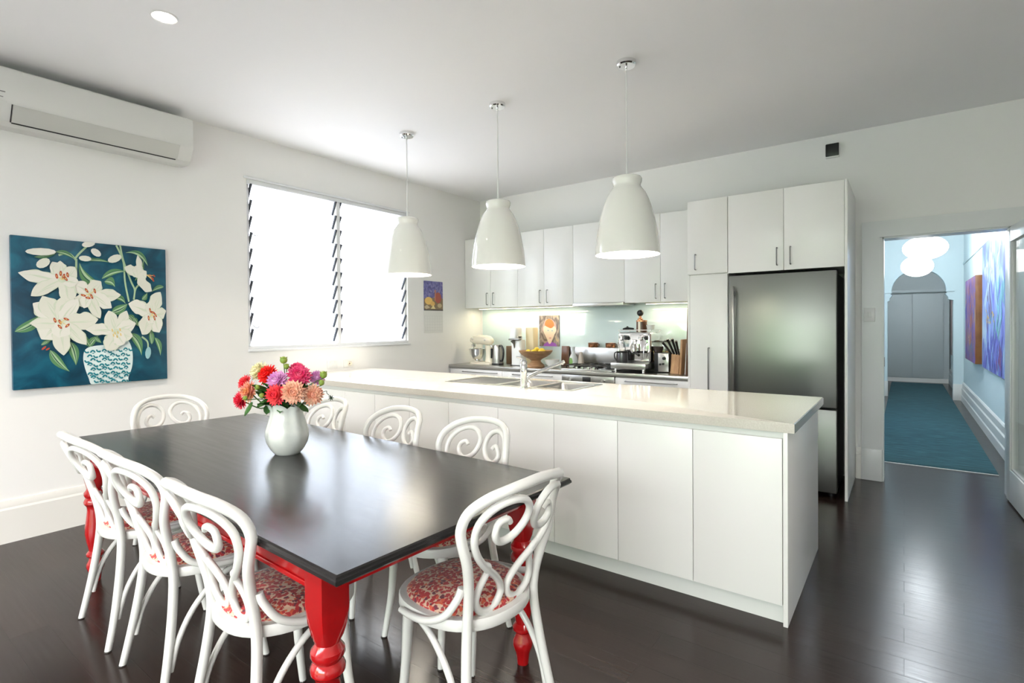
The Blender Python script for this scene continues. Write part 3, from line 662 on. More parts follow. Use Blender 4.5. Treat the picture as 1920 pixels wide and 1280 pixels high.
o = BB(.03, YB-.008, .875, 3.04, YB-.001, ZU0, bev=.001).to('glass_splashback', M['glassplash']); tag(o, 'pale green glass splashback behind the kitchen bench', 'splashback')
# tall run: pantry, overhead cabinet, end panel
YT = 4.737
t = thing('pantry_cabinet', 'tall narrow white pantry left of the fridge', 'cabinet', (3.22, YB, 0))
BB(3.05, YT+.001, .0, 3.392, YB-.001, 2.44).to('carcass', M['carc'], t, smooth=0)
d = BB(3.052, YT-.019, 1.795, 3.390, YT, 2.44, bev=.0015).to('door', M['cab'], t); dhandle(3.123, 1.835, 1.967, YT-.019, d)
d = BB(3.070, YT-.019, .09, 3.390, YT, 1.785, bev=.0015).to('door', M['cab'], t); dhandle(3.235, .70, 1.148, YT-.019, d, .012)
BB(3.05, YT-.017, .0, 3.068, YT, 1.79).to('filler', M['cab'], t, smooth=0)
t = upper('white two-door cabinet above the fridge', 3.394, 4.238, [3.822], [3.775, 3.872], 1.79, 2.44, YT, (1.829, 1.967), 'overhead_cabinet')
o = BB(4.238, YT-.019, 0, 4.257, YB-.001, 2.445, bev=.001).to('end_panel', M['cab']); tag(o, 'tall white end panel right of the fridge', 'panel')
# fridge
t = thing('fridge', 'large stainless steel fridge with freezer drawer below', 'fridge', (3.80, 5.1, 0))
BB(3.425, YT+.05, .03, 4.175, YB-.06, 1.745).to('body', M['black'], t, smooth=0)
fd = BB(3.402, YT-.03, .70, 4.188, YT+.045, 1.762, bev=.008).to('fridge_door', M['fridge'], t)
b = B(); b.box(3.432, YT-.072, .745, 3.455, YT-.055, 1.672, .006); b.box(3.434, YT-.056, .79, 3.453, YT-.03, .83); b.box(3.434, YT-.056, 1.59, 3.453, YT-.03, 1.63); b.to('door_handle', M['handle'], fd)
b = BB(3.402, YT-.03, .045, 4.188, YT+.045, .688, bev=.008); b.to('freezer_drawer', M['fridge'], t)
for x in (3.46, 4.14): b = B(); b.lathe([(.022, 0), (.022, .03)], (x, YT+.08, 0), 16); b.to('foot', M['black'], t)
# base units under the steel bench
YF = 4.87
def base(label, x0, x1, hs):
    t = thing('base_cabinet', label, 'cabinet', ((x0+x1)/2, YB, 0))
    BB(x0, YF+.02, .10, x1, YB-.001, .833).to('carcass', M['carc'], t, smooth=0)
    BB(x0, YF+.07, 0, x1, YF+.085, .10).to('kickboard', M['kick'], t, smooth=0)
    for k, (za, zb) in enumerate(((.70, .825), (.40, .697), (.105, .397))):
        d = BB(x0+.002, YF, za, x1-.002, YF+.019, zb, bev=.0015).to('drawer', M['cab'], t)
        hhandle(hs[0], hs[1], zb-.028, YF, d)
base('white drawer unit at the corner end of the steel bench', .012, .835, (.235, .765))
base('white drawer unit left of the oven', .835, 1.648, (1.0, 1.53))
base('white drawer unit right of the oven', 2.268, 3.045, (2.385, 2.90))
t = thing('oven', 'stainless steel oven under the cooktop', 'oven', (1.958, YB, 0))
BB(1.652, YF+.02, .10, 2.264, YB-.05, .833).to('body', M['black'], t, smooth=0)
BB(1.652, YF-.012, .745, 2.264, YF+.02, .83, bev=.002).to('control_panel', M['steel'], t)
BB(1.905, YF-.014, .762, 2.0, YF-.011, .815, bev=.001).to('clock_display', M['black'], t)
for x in (1.765, 2.145):
    b = B(); b.lathe([(.017, 0), (.016, -.020), (.0, -.021)], (x, YF-.012, .787), 20, axis='y'); b.to('knob', M['chrome'], t)
BB(1.652, YF-.008, .13, 2.264, YF+.02, .738, bev=.002).to('oven_door', M['black'], t)
b = B(); b.tube([(1.70, YF-.008, .69), (1.70, YF-.045, .69), (2.216, YF-.045, .69), (2.216, YF-.008, .69)], .008, 8); b.to('door_handle', M['steel'], t)
ZB = .875
o = BB(.001, YF-.015, ZB-.040, 3.046, YB-.001, ZB, bev=.003).to('steel_benchtop', M['steel']); tag(o, 'stainless steel benchtop along the kitchen wall', 'benchtop')
o = BB(1.36, 5.385, ZB, 3.04, YB-.009, 1.098, bev=.003).to('steel_ledge', M['steel']); tag(o, 'stainless steel upstand ledge behind the cooktop', 'ledge')
# cooktop
t = thing('gas_cooktop', 'stainless gas cooktop with black grates', 'cooktop', (1.95, 5.13, ZB))
BB(1.62, 4.90, ZB, 2.22, 5.36, ZB+.014, bev=.004).to('hob_tray', M['steel'], t)
for i, x in enumerate((1.79, 1.86, 1.93, 2.0)):
    b = B(); b.lathe([(.018, 0), (.017, .022), (.0, .024)], (x, 4.935, ZB+.014), 16); b.to('knob', M['chrome'], t)
for (x, y, q) in ((1.73, 5.26, .035), (1.73, 5.08, .045), (1.92, 5.17, .06), (2.11, 5.26, .04), (2.11, 5.08, .035)):
    b = B(); b.lathe([(q+.012, 0), (q+.012, .008), (q, .010), (q, .02), (q*.8, .024), (0, .024)], (x, y, ZB+.014), 20); b.to('burner', M['iron'], t)
for (xa, xb) in ((1.635, 1.825), (1.83, 2.01), (2.015, 2.205)):
    b = B(); z = ZB+.048
    for (p, q) in (((xa, 4.99), (xb, 4.99)), ((xa, 5.34), (xb, 5.34)), ((xa, 4.99), (xa, 5.34)), ((xb, 4.99), (xb, 5.34)), ((xa, 5.165), (xb, 5.165)), (((xa+xb)/2, 4.99), ((xa+xb)/2, 5.34))):
        b.tube([(p[0], p[1], z), (q[0], q[1], z)], .0055, 6)
    for x in (xa, xb):
        for y in (4.99, 5.34): b.tube([(x, y, z), (x, y, ZB+.013)], .006, 6)
    b.to('grate', M['iron'], t)

# ------------------------------------------------------------------ island
IY, IX, ZI = 2.605, 4.185, .915
t = thing('island_benchtop', 'long cream stone benchtop on the kitchen island', 'benchtop', (2.1, 3.12, .872))
SX0, SX1, SY0, SY1 = 1.66, 2.80, 3.075, 3.53
b = B(); yb_ = 3.64; xe = 4.213; y0 = 2.60; z0, z1 = .872, ZI
def frame_plate(b, X, Y, z0, z1, hole):
    hx0, hx1, hy0, hy1 = hole
    o4 = [(X[0], Y[0]), (X[1], Y[0]), (X[1], Y[1]), (X[0], Y[1])]; i4 = [(hx0, hy0), (hx1, hy0), (hx1, hy1), (hx0, hy1)]
    V = {}
    for nm_, pts in (('o', o4), ('i', i4)):
        for z in (z0, z1): V[nm_, z] = [b.bm.verts.new((x, y, z)) for x, y in pts]
    for k in range(4):
        j = (k+1) % 4
        b.bm.faces.new((V['o', z1][k], V['o', z1][j], V['i', z1][j], V['i', z1][k])); b.bm.faces.new((V['o', z0][k], V['i', z0][k], V['i', z0][j], V['o', z0][j]))
        b.bm.faces.new((V['o', z0][k], V['o', z0][j], V['o', z1][j], V['o', z1][k])); b.bm.faces.new((V['i', z0][k], V['i', z1][k], V['i', z1][j], V['i', z0][j]))
frame_plate(b, (.001, xe), (y0, yb_), z0, z1, (SX0, SX1, SY0, SY1))
bmesh.ops.bevel(b.bm, geom=[e for e in b.bm.edges if all(v.co.z > ZI-.001 for v in e.verts) and len(e.link_faces) == 2 and abs(e.link_faces[0].normal.dot(e.link_faces[1].normal)) < .5 or False], offset=.003, segments=2, affect='EDGES')
b.to('stone_slab', M['stone'], t, smooth=30)
joints = [.001, .985, 1.74, 2.55, 3.365, 4.164]; mids = [.5, 1.357, 2.127, 2.963, 3.766]
names = ['white island cabinet against the window wall, half hidden by the flowers', 'white island cabinet behind the middle chair on the island side', 'white island cabinet behind the rightmost chair on the island side',
         'white island cabinet behind the top of the right-end chair', 'white two-door island cabinet at the open end near the doorway']
for i, (a, c) in enumerate(zip(joints, joints[1:])):
    t = thing('island_cabinet', names[i], 'cabinet', ((a+c)/2, 3.0, 0))
    zc = .66 if i in (2, 3, 1) else .855
    BB(a, IY+.022, .085, c, 3.61, zc).to('carcass', M['carc'], t, smooth=0)
    b = B(); b.box(a, IY+.0195, .80, c, IY+.05, .8715); b.to('top_rail', M['kick'], t, smooth=0)
    for (p, q) in ((a, mids[i]), (mids[i], c)): BB(p+.0015, IY, .092, q-.0015, IY+.019, .842, bev=.0015).to('door', M['cab'], t)
    d = BB(a+.002, 3.612, .092, c-.002, 3.63, .85, bev=.0015).to('rear_front', M['cab'], t)
o = BB(.001, IY+.035, 0, 4.165, IY+.05, .085).to('island_kickboard', M['kick'], smooth=0); tag(o, 'white kickboard along the foot of the island', 'kickboard')
o = BB(4.166, IY, 0, IX, 3.632, .871, bev=.001).to('island_end_panel', M['cab']); tag(o, 'glossy white end panel of the island facing the doorway', 'panel')
# sink
t = thing('kitchen_sink', 'stainless double-bowl sink with drainer set in the island top', 'sink', (2.23, 3.3, ZI))
SB = [(2.17, 2.455, 3.115, 3.49), (2.485, 2.77, 3.115, 3.49)]
def rrect(x0, x1, y0, y1, q, z, n=5):
    out = []
    for (cx, cy, a0) in ((x1-q, y1-q, 0), (x0+q, y1-q, PI/2), (x0+q, y0+q, PI), (x1-q, y0+q, 1.5*PI)):
        for k in range(n+1): a = a0+PI/2*k/n; out.append(Vector((cx+q*math.cos(a), cy+q*math.sin(a), z)))
    return out
b = B()      # rim and drainer, with the two bowls left open
xs = [SX0, 2.17, 2.455, 2.485, 2.77, SX1]; zr = ZI+.003
def rect(x0, x1, y0, y1): b.bm.faces.new([b.bm.verts.new(p) for p in ((x0, y0, zr), (x1, y0, zr), (x1, y1, zr), (x0, y1, zr))])
rect(SX0-.008, SX1+.008, SY0-.008, 3.115); rect(SX0-.008, SX1+.008, 3.49, SY1+.008); rect(SX0-.008, 1.70, 3.115, 3.49); rect(2.455, 2.485, 3.115, 3.49); rect(2.77, SX1+.008, 3.115, 3.49); rect(2.13, 2.17, 3.115, 3.49)
for (p, q) in (((SX0-.008, SY0-.008), (SX1+.008, SY0-.008)), ((SX1+.008, SY0-.008), (SX1+.008, SY1+.008)), ((SX1+.008, SY1+.008), (SX0-.008, SY1+.008)), ((SX0-.008, SY1+.008), (SX0-.008, SY0-.008))):
    b.bm.faces.new([b.bm.verts.new(v) for v in ((*p, zr), (*q, zr), (*q, ZI), (*p, ZI))])
b.to('sink_rim', M['steel'], t, smooth=0)
b = B(); n = 14
for k in range(n):
    ya, yb2 = 3.115+k*.375/n, 3.115+(k+1)*.375/n; ym = (ya+yb2)/2
    for (p, q, za, zb) in ((ya, ym, zr-.006, zr-.001), (ym, yb2, zr-.001, zr-.006)):
        b.bm.faces.new([b.bm.verts.new(v) for v in ((1.70, p, za), (2.13, p, za), (2.13, q, zb), (1.70, q, zb))])
b.to('drainer', M['steel'], t, smooth=0)
for (xa, xb, ya, yb2) in SB:
    b = B(); b.loft([rrect(xa-.001, xb+.001, ya-.001, yb2+.001, .004, zr), rrect(xa+.004, xb-.004, ya+.004, yb2-.004, .05, zr-.02), rrect(xa+.012, xb-.012, ya+.012, yb2-.012, .06, zr-.14), rrect(xa+.04, xb-.04, ya+.04, yb2-.04, .06, zr-.165), rrect((xa+xb)/2-.03, (xa+xb)/2+.03, (ya+yb2)/2-.03, (ya+yb2)/2+.03, .028, zr-.168)], cap=False)
    b.bm.faces.new([b.bm.verts.new(p) for p in rrect((xa+xb)/2-.03, (xa+xb)/2+.03, (ya+yb2)/2-.03, (ya+yb2)/2+.03, .028, zr-.168)])
    bo = b.to('sink_bowl', M['steel'], t, smooth=50)
    b = B(); b.lathe([(.028, 0), (.026, .003), (.006, .001)], ((xa+xb)/2, (ya+yb2)/2, zr-.168), 20); b.to('drain', M['chrome'], bo)
t = thing('mixer_tap', 'chrome mixer tap with a long raised spout at the sink', 'tap', (2.448, 3.035, ZI))
b = B(); b.lathe([(.030, ZI), (.030, ZI+.008), (.024, ZI+.014), (.022, ZI+.10), (.025, ZI+.115), (.025, ZI+.165), (.022, ZI+.172)], (2.448, 3.035, 0), 24); b.to('tap_body', M['chrome'], t)
b = B(); b.lathe([(.023, ZI+.172), (.024, ZI+.19), (.012, ZI+.205), (0, ZI+.207)], (2.448, 3.035, 0), 24); b.tube([(2.448, 3.035, ZI+.20), (2.43, 3.03, ZI+.215), (2.395, 3.02, ZI+.22)], [.008, .006, .005], 8, smooth=4); b.to('lever', M['chrome'], t)
b = B(); b.tube([(2.455, 3.045, ZI+.055), (2.475, 3.075, ZI+.085), (2.52, 3.14, ZI+.115), (2.575, 3.22, ZI+.148), (2.625, 3.29, ZI+.178)], [.013, .0135, .013, .0125, .0145], 12, smooth=5)
b.tube([(2.617, 3.279, ZI+.172), (2.620, 3.283, ZI+.158)], .010, 12); b.to('spout', M['chrome'], t)

# ------------------------------------------------------------------ dining table
TR = math.radians(-2.2); TC = (2.225, 1.327); TZ = .76; TL, TW = 2.61, 1.047
t = thing('dining_table', 'long dining table with a near-black top and red turned legs', 'table', (*TC, 0), TR)
b = B()
rings = [(TL/2-.010, TW/2-.010, TZ), (TL/2-.004, TW/2-.004, TZ-.003), (TL/2-.003, TW/2-.003, TZ-.009), (TL/2, TW/2, TZ-.012), (TL/2+.001, TW/2+.001, TZ-.020), (TL/2-.006, TW/2-.006, TZ-.027), (TL/2-.012, TW/2-.012, TZ-.029)]
b.loft([[Vector((sx*x, sy*y, z)) for sx, sy in ((-1, -1), (1, -1), (1, 1), (-1, 1))] for x, y, z in rings])
b.to('tabletop', M['top'], t, smooth=25, world=False)
LX, LY = 1.125, .435
b = B(); ap = TZ-.029
for sy in (-1, 1): b.box(-LX, sy*LY-.011+sy*.018, ap-.085, LX, sy*LY+.011+sy*.018, ap); b.box(-LX, sy*(LY+.031)-.004, ap-.085, LX, sy*(LY+.031)+.004, ap-.070, .003)
for sx in (-1, 1): b.box(sx*LX-.011+sx*.018, -LY, ap-.085, sx*LX+.011+sx*.018, LY, ap); b.box(sx*(LX+.031)-.004, -LY, ap-.085, sx*(LX+.031)+.004, LY, ap-.070, .003)
b.to('apron', M['red'], t, world=False)
LEG = [(.731, .0425, 30), (.595, .0425, 30), (.55, .0395, 12), (.518, .036, 4), (.500, .033, 2), (.490, .038, 2), (.480, .0455, 2), (.468, .0465, 2), (.458, .042, 2), (.451, .037, 2), (.443, .043, 2), (.432, .0475, 2), (.420, .046, 2), (.411, .039, 2),
       (.402, .034, 2), (.385, .033, 2), (.345, .037, 2), (.295, .043, 2), (.26, .044, 2), (.22, .039, 2), (.185, .031, 2), (.165, .028, 2), (.158, .034, 2), (.150, .040, 2), (.140, .040, 2), (.132, .034, 2), (.126, .027, 2), (.115, .029, 2), (.098, .038, 2), (.080, .041, 2), (.062, .036, 2), (.045, .029, 2), (.02, .025, 2), (0, .023, 2)]
leg = None
for sx in (-1, 1):
    for sy in (-1, 1):
        if leg is None:
            b = B(); rings = []
            for z, R_, n in LEG:
                ring = []
                for k in range(40):
                    a = 2*PI*k/40+PI/4*0; ca, sa = math.cos(a), math.sin(a); q = R_/((abs(ca)**n+abs(sa)**n)**(1/n)); ring.append(Vector((q*ca, q*sa, z)))
                rings.append(ring)
            b.loft(rings[::-1]); leg = b.to('leg', M['red'], t, smooth=30, world=False); leg.location = (sx*LX, sy*LY, 0)
        else:
            c = leg.copy(); COL.objects.link(c); c.parent = t; c.location = (sx*LX, sy*LY, 0)

# ------------------------------------------------------------------ bentwood chairs
def yb(z):
    if z < .46: return -.158-.067*((.46-z)/.46)**1.6
    return -.158-.052*((z-.46)/.44)
def bk(uu, z, off=0):
    s = min(1, max(0, (z-.52)/.36)); s = s*s*(3-2*s)
    return (uu, yb(z)+off-.106*(1-min(1, (abs(uu)/.216)**3))*s, z)
def make_chair(label, group):
    t = thing('bentwood_chair', label, 'chair', (0, 0, 0), 0, group)
    hp = [(.207, 0), (.198, .10), (.183, .22), (.168, .34), (.157, .44), (.157, .52), (.170, .60), (.190, .67), (.208, .73), (.214, .775), (.203, .825), (.170, .865), (.115, .889), (.055, .899), (0, .902)]
    pts = [(*bk(a, z),) for a, z in hp]+[(*bk(-a, z),) for a, z in hp[-2::-1]]
    rr_ = [.0125 if z < .05 else .0145 if z < .2 else .016 for a, z in hp]; rr_ = rr_+rr_[-2::-1]
    b = B(); b.tube(pts, rr_, 10, smooth=4); b.to('back_hoop', M['chair'], t, smooth=60)
    for s in (-1, 1):
        sp = [(-.078, .778), (-.095, .793), (-.118, .782), (-.127, .752), (-.110, .726), (-.080, .719), (-.045, .735), (-.022, .772), (-.022, .812), (-.052, .847), (-.100, .856), (-.150, .836), (-.178, .790), (-.180, .735), (-.158, .682), (-.112, .632), (-.060, .588), (-.024, .548), (-.014, .515), (-.034, .482), (-.070, .472), (-.108, .490), (-.126, .525), (-.118, .565), (-.102, .605), (-.104, .635), (-.125, .648)]
        n = len(sp)
        b = B(); b.tube([bk(a*s, z, .002+(.010 if i < 3 else 0)) for i, (a, z) in enumerate(sp)], [.0095+.0025*min(1, i/4, (n-1-i)/4) for i in range(n)], 9, smooth=4); b.to('back_scroll', M['chair'], t, smooth=60)
        b = B(); b.tube([(s*.178, -.160, .585), (s*.187, -.150, .55), (s*.206, -.115, .498), (s*.219, -.05, .466), (s*.223, .02, .456), (s*.217, .085, .452)], [.0125, .0125, .012, .012, .0115, .010], 9, smooth=5); b.to('arm_bracket', M['chair'], t, smooth=60)
        b = B(); b.tube([(s*.150, .128, .44), (s*.153, .134, .36), (s*.160, .146, .18), (s*.178, .172, .0)], [.0185, .0185, .0155, .0125], 10, smooth=5); b.tube([(s*.1505, .129, .428), (s*.1505, .1295, .412)], .0215, 12); fl = b.to('leg', M['chair'], t, smooth=50)
        b = B(); b.lathe([(.0135, 0), (.0135, .005)], (s*.178, .172, 0), 12); b.to('foot_cap', M['darkrub'], fl)
        b = B(); b.lathe([(.0135, 0), (.0135, .005)], (s*.207, yb(0), 0), 12); b.to('foot_cap', M['darkrub'], t)
        b = B(); b.tube([(s*.160, .118, .425), (s*.168, .06, .415), (s*.176, -.02, .385), (s*.184, -.10, .315), (s*.189, -.155, .22), (s*.190, -.182, .115)], [.009, .0105, .011, .011, .0105, .009], 9, smooth=5); b.to('arch_brace', M['chair'], t, smooth=60)
    def ring(k, z, g=0):
        out = []
        for i in range(48):
            a = 2*PI*i/48; ca, sa = math.cos(a), math.sin(a); n = 2.35; q = k/((abs(ca)**n+abs(sa)**n)**(1/n)); wx = 1+.05*sa
            out.append(Vector((q*ca*wx, q*sa*1.02+.012, z)))
        return out
    b = B(); b.loft([ring(.176, .436), ring(.206, .434), ring(.2085, .438), ring(.2085, .464), ring(.205, .469), ring(.180, .470)], cap=False); b.loft([ring(.176, .436), ring(.0, .436)], cap=False) if False else None
    b.bm.faces.new([b.bm.verts.new(v) for v in ring(.176, .436)]); b.to('seat_rim', M['chair'], t, smooth=40)
    b = B(); b.loft([ring(.181, .462), ring(.184, .474), ring(.172, .486), ring(.14, .496), ring(.09, .502), ring(.03, .504)]); b.to('seat_pad', M['seat'], t, smooth=60)
    return t
TRr = TR
CH = [((1.712, .985), TRr, 'white bentwood chair leftmost of the three with backs to the viewer', 'chairs along the near side of the table'),
      ((2.285, .972), TRr, 'white bentwood chair in the middle of the near side', 'chairs along the near side of the table'),
      ((2.915, .955), TRr, 'white bentwood chair beside the red corner leg on the near side', 'chairs along the near side of the table'),
      ((3.407, 1.345), PI/2-math.radians(5), 'white bentwood chair at the right end, its whole seat showing', None),
      ((2.955, 1.672), PI+TRr, 'white bentwood chair across the table, nearest the right end', 'chairs along the island side of the table'),
      ((2.365, 1.690), PI+TRr, 'white bentwood chair across the table, middle of the three by the island', 'chairs along the island side of the table'),
      ((1.715, 1.70), PI+TRr, 'white bentwood chair just right of the flowers, partly behind them', 'chairs along the island side of the table'),
      ((.955, 1.432), -PI/2+TRr, 'white bentwood chair at the far left end, in front of the window wall', None)]
c0 = None
for (p, rz, lb, g) in CH:
    if c0 is None: c0 = make_chair(lb, g); c0.location = (*p, 0); c0.rotation_euler = (0, 0, rz)
    else:
        c = dup(c0, (*p, 0), rz, lb, g)
        if g is None: del c['group']

# ------------------------------------------------------------------ flowers
VX, VY = 2.245, 1.375
t = thing('flower_vase', 'pale grey-white ceramic vase with leaf relief and petal rim', 'vase', (VX, VY, TZ))
def wobv(a, z): return 1+.028*math.cos(9*a)*min(1, max(0, (z-.02)/.1))
def vring(rad, z, lip=0):
    return [Vector((VX+rad*wobv(2*PI*i/72, z)*(1+.10*lip*math.cos(6*2*PI*i/72))*math.cos(2*PI*i/72), VY+rad*wobv(2*PI*i/72, z)*(1+.10*lip*math.cos(6*2*PI*i/72))*math.sin(2*PI*i/72), TZ+z+lip*.022*(abs(math.cos(3*2*PI*i/72))-.5))) for i in range(72)]
b = B(); b.loft([vring(.054, .0), vring(.058, .004), vring(.074, .022), vring(.091, .055), vring(.097, .085), vring(.094, .115), vring(.083, .15), vring(.075, .18), vring(.073, .205, .3), vring(.078, .222, .8), vring(.084, .232, 1), vring(.080, .232, 1), vring(.069, .205, .3), vring(.066, .18), vring(.078, .15), vring(.09, .09), vring(.05, .02)])
b.to('vase_body', M['vase'], t, smooth=60)
FM = {}
def fm(nm, c, c2):
    m, tt, bs = nodes('petals_'+nm)
    n = tt.nodes.new('ShaderNodeTexNoise'); n.inputs['Scale'].default_value = 30; tc = tt.nodes.new('ShaderNodeTexCoord'); tt.links.new(tc.outputs['Object'], n.inputs['Vector'])
    rr2 = tt.nodes.new('ShaderNodeValToRGB'); rr2.color_ramp.elements[0].position = .38; rr2.color_ramp.elements[1].position = .62
    rr2.color_ramp.elements[0].color = (*c, 1); rr2.color_ramp.elements[1].color = (*c2, 1); tt.links.new(n.outputs['Fac'], rr2.inputs[0]); tt.links.new(rr2.outputs[0], bs.inputs['Base Color'])
    bs.inputs['Roughness'].default_value = .6; bs.inputs['Subsurface Weight'].default_value = 0
    return m
for nm_, c, c2 in (('red', (.92, .02, .01), (.80, .01, .012)), ('rose', (.90, .04, .10), (.78, .03, .08)), ('coral', (.92, .10, .10), (.88, .04, .08)), ('peach', (.95, .62, .44), (.93, .45, .32)), ('pinkorange', (.85, .36, .34), (.86, .40, .16)),
                   ('lilac', (.74, .30, .66), (.82, .46, .74)), ('magenta', (.84, .04, .22), (.90, .14, .28)), ('yellow', (.88, .82, .48), (.90, .86, .62))): FM[nm_] = fm(nm_, c, c2)
M['leaf'] = mat('green_leaf', (.045, .16, .025), .45, noise=(20, (.02, .08, .012)))
M['budg'] = mat('lime_bud', (.38, .46, .07), .5, noise=(30, (.20, .33, .05)))
M['dleaf'] = mat('dark_leaf', (.012, .03, .012), .5)
M['stem'] = mat('green_stem', (.06, .14, .03), .5)
def petal(b, M4, ln, wd, cup):
    n = 4; L_ = []; Rr = []; C_ = []
    for i in range(n+1):
        s = i/n; ww = wd*(math.sin(PI*min(1, .12+s*.80))**.8)*(.15 if i == n else 1); y = ln*s; z = cup*s*s
        C_.append(b.bm.verts.new(M4 @ Vector((0, y, z-.18*wd)))); L_.append(b.bm.verts.new(M4 @ Vector((-ww, y, z+.12*wd)))); Rr.append(b.bm.verts.new(M4 @ Vector((ww, y, z+.12*wd))))
    for i in range(n):
        b._mark([b.bm.faces.new((L_[i], C_[i], C_[i+1], L_[i+1])), b.bm.faces.new((C_[i], Rr[i], Rr[i+1], C_[i+1]))])
camr, camf = Vector((.803, .596, 0)), Vector((-.596, .803, 0))
VC = Vector((VX, VY, TZ))
def P3(px, py, dep):   # offset in vase space: right, up, toward the room behind
    return VC+camr*px+Vector((0, 0, py))-camf*dep
rf = random.Random(7)
def dahlia(label, p, R_, mname, look, dense=5, nm='dahlia'):
    t = thing(nm, label, 'flower', p, group=None)
    d = Vector(look).normalized(); q = d.to_track_quat('Z', 'Y').to_matrix().to_4x4(); base = Matrix.Translation(p) @ q
    b = B()
    for k in range(dense+1):
        s = k/dense; cnt = int(20-12*s); tilt = -.25+1.6*s; ln = R_*(1.0-.50*s); wd = R_*(.17-.05*s)
        for i in range(cnt):
            a = 2*PI*(i+.5*(k % 2))/cnt+rf.uniform(-.08, .08)
            mm = base @ Matrix.Translation((0, 0, R_*.10*s-.1*R_)) @ Matrix.Rotation(a, 4, 'Z') @ Matrix.Rotation(tilt+rf.uniform(-.08, .08), 4, 'X')
            petal(b, mm, ln*rf.uniform(.92, 1.05), wd, ln*.22)
    b.ell(tuple(Vector(p)+d*R_*.12), R_*.34, R_*.34, R_*.3, 10, 6)
    b.to('bloom', FM[mname], t, smooth=80)
    b = B(); foot = VC+Vector((rf.uniform(-.03, .03), rf.uniform(-.03, .03), .12)); st = Vector(p)-d*R_*.1
    b.tube([st, st*.55+foot*.45+Vector((0, 0, .02)), VC+Vector(((st.x-VC.x)*.25, (st.y-VC.y)*.25, .235)), foot], .003, 6, smooth=5); b.to('stem', M['stem'], t)
    return t
px2m = .00246; s_ = .172*px2m          # bouquet drawn at life size
def bq(x, y, dep): return P3((x-693)*s_, (1180-y)*s_, dep)
for (x, y, dep, R_, c, lb) in ((490, 285, .02, .046, 'red', 'bright red dahlia at the upper left of the bouquet'), (215, 385, .0, .036, 'coral', 'coral-red dahlia at the left edge, the upper one'), (190, 570, .02, .040, 'rose', 'crimson dahlia hanging lowest at the left edge'),
                               (325, 460, .06, .045, 'pinkorange', 'pink dahlia with orange centre at the left front'), (335, 255, -.03, .044, 'yellow', 'pale yellow dahlia peeping out behind the red one'), (640, 345, .06, .046, 'lilac', 'lilac dahlia at the centre of the bouquet'),
                               (665, 490, .10, .044, 'coral', 'red dahlia at the bottom centre of the bouquet'), (770, 235, -.04, .036, 'magenta', 'small dark pink dahlia at the top of the bouquet'), (865, 300, .03, .050, 'magenta', 'magenta dahlia at the upper right of the bouquet'),
                               (860, 465, .10, .050, 'peach', 'large pale peach dahlia at the right front'), (1030, 510, .05, .045, 'peach', 'salmon dahlia at the right edge of the bouquet'), (1020, 335, -.02, .034, 'lilac', 'small lilac dahlia at the right edge beside the green buds'),
                               (540, 400, .00, .030, 'magenta', 'small magenta dahlia in shade under the lilac one')):
    p = bq(x, y, dep); look = (p-(VC+Vector((0, 0, .27)))).normalized()*.8-camf*.9+Vector((0, 0, .1)); dahlia(lb, p, R_*1.17, c, look)
for (x, y, dep, q, lb) in ((640, 135, -.02, .017, 'green bud standing highest above the bouquet'), (680, 205, -.01, .013, 'small green bud just under the highest bud'), (1105, 300, .0, .017, 'lime green bud at the right edge of the bouquet'), (1100, 385, .02, .013, 'dark green bud below the lime one at the right edge'), (355, 520, .11, .010, 'tiny cream bud in front of the pink dahlia'), (450, 415, .08, .012, 'small lime bud between the pink and red dahlias'), (520, 500, .10, .011, 'small lime bud beside the lower red dahlia')):
    p = bq(x, y, dep); t = thing('flower_bud', lb, 'flower bud', p)
    b = B(); b.ell(tuple(p), q, q, q*1.05, 12, 8)
    for i in range(6):
        a = 2*PI*i/6; petal(b, Matrix.Translation(p+Vector((0, 0, -q*.5))) @ Matrix.Rotation(a, 4, 'Z') @ Matrix.Rotation(.7, 4, 'X'), q*1.7, q*.5, q*.4)
    b.to('bud', M['budg'], t, smooth=80)
    b = B(); b.tube([p-Vector((0, 0, q)), (p+VC)/2+Vector((0, 0, .12)), VC+Vector((0, 0, .16))], .0022, 6, smooth=5); b.to('stem', M['stem'], t)
p = bq(1205, 555, .02); t = thing('seed_head', 'dark star-shaped seed head on a thin stalk at the right of the bouquet', 'seed head', p)
b = B()
for i in range(7): b.tube([p, p+(camr*math.cos(i*.9)+Vector((0, 0, 1))*math.sin(i*.9)-camf*.3)*.014], [.0035, .0012], 5)
b.to('star', M['dleaf'], t); b = B(); b.tube([p, bq(1160, 505, .02), bq(1100, 495, .0), bq(760, 700, .0), VC+Vector((0, 0, .17))], .0014, 5, smooth=5); b.to('stalk', M['dleaf'], t)
t = thing('bouquet_foliage', 'dark green leaves spreading over the vase rim', 'leaves', VC+Vector((0, 0, .24)))
LF = [(520, 720, 500, 630, 34), (300, 730, 250, 600, 36), (640, 720, 590, 620, 42), (800, 740, 760, 620, 44), (950, 710, 850, 620, 40), (700, 700, 660, 600, 40), (450, 640, 520, 560, 34), (890, 640, 840, 570, 36), (560, 560, 620, 640, 36), (990, 640, 900, 600, 28), (600, 470, 520, 540, 30), (480, 470, 560, 560, 34), (740, 590, 700, 660, 44), (640, 640, 560, 560, 36)]
rf2 = random.Random(9)
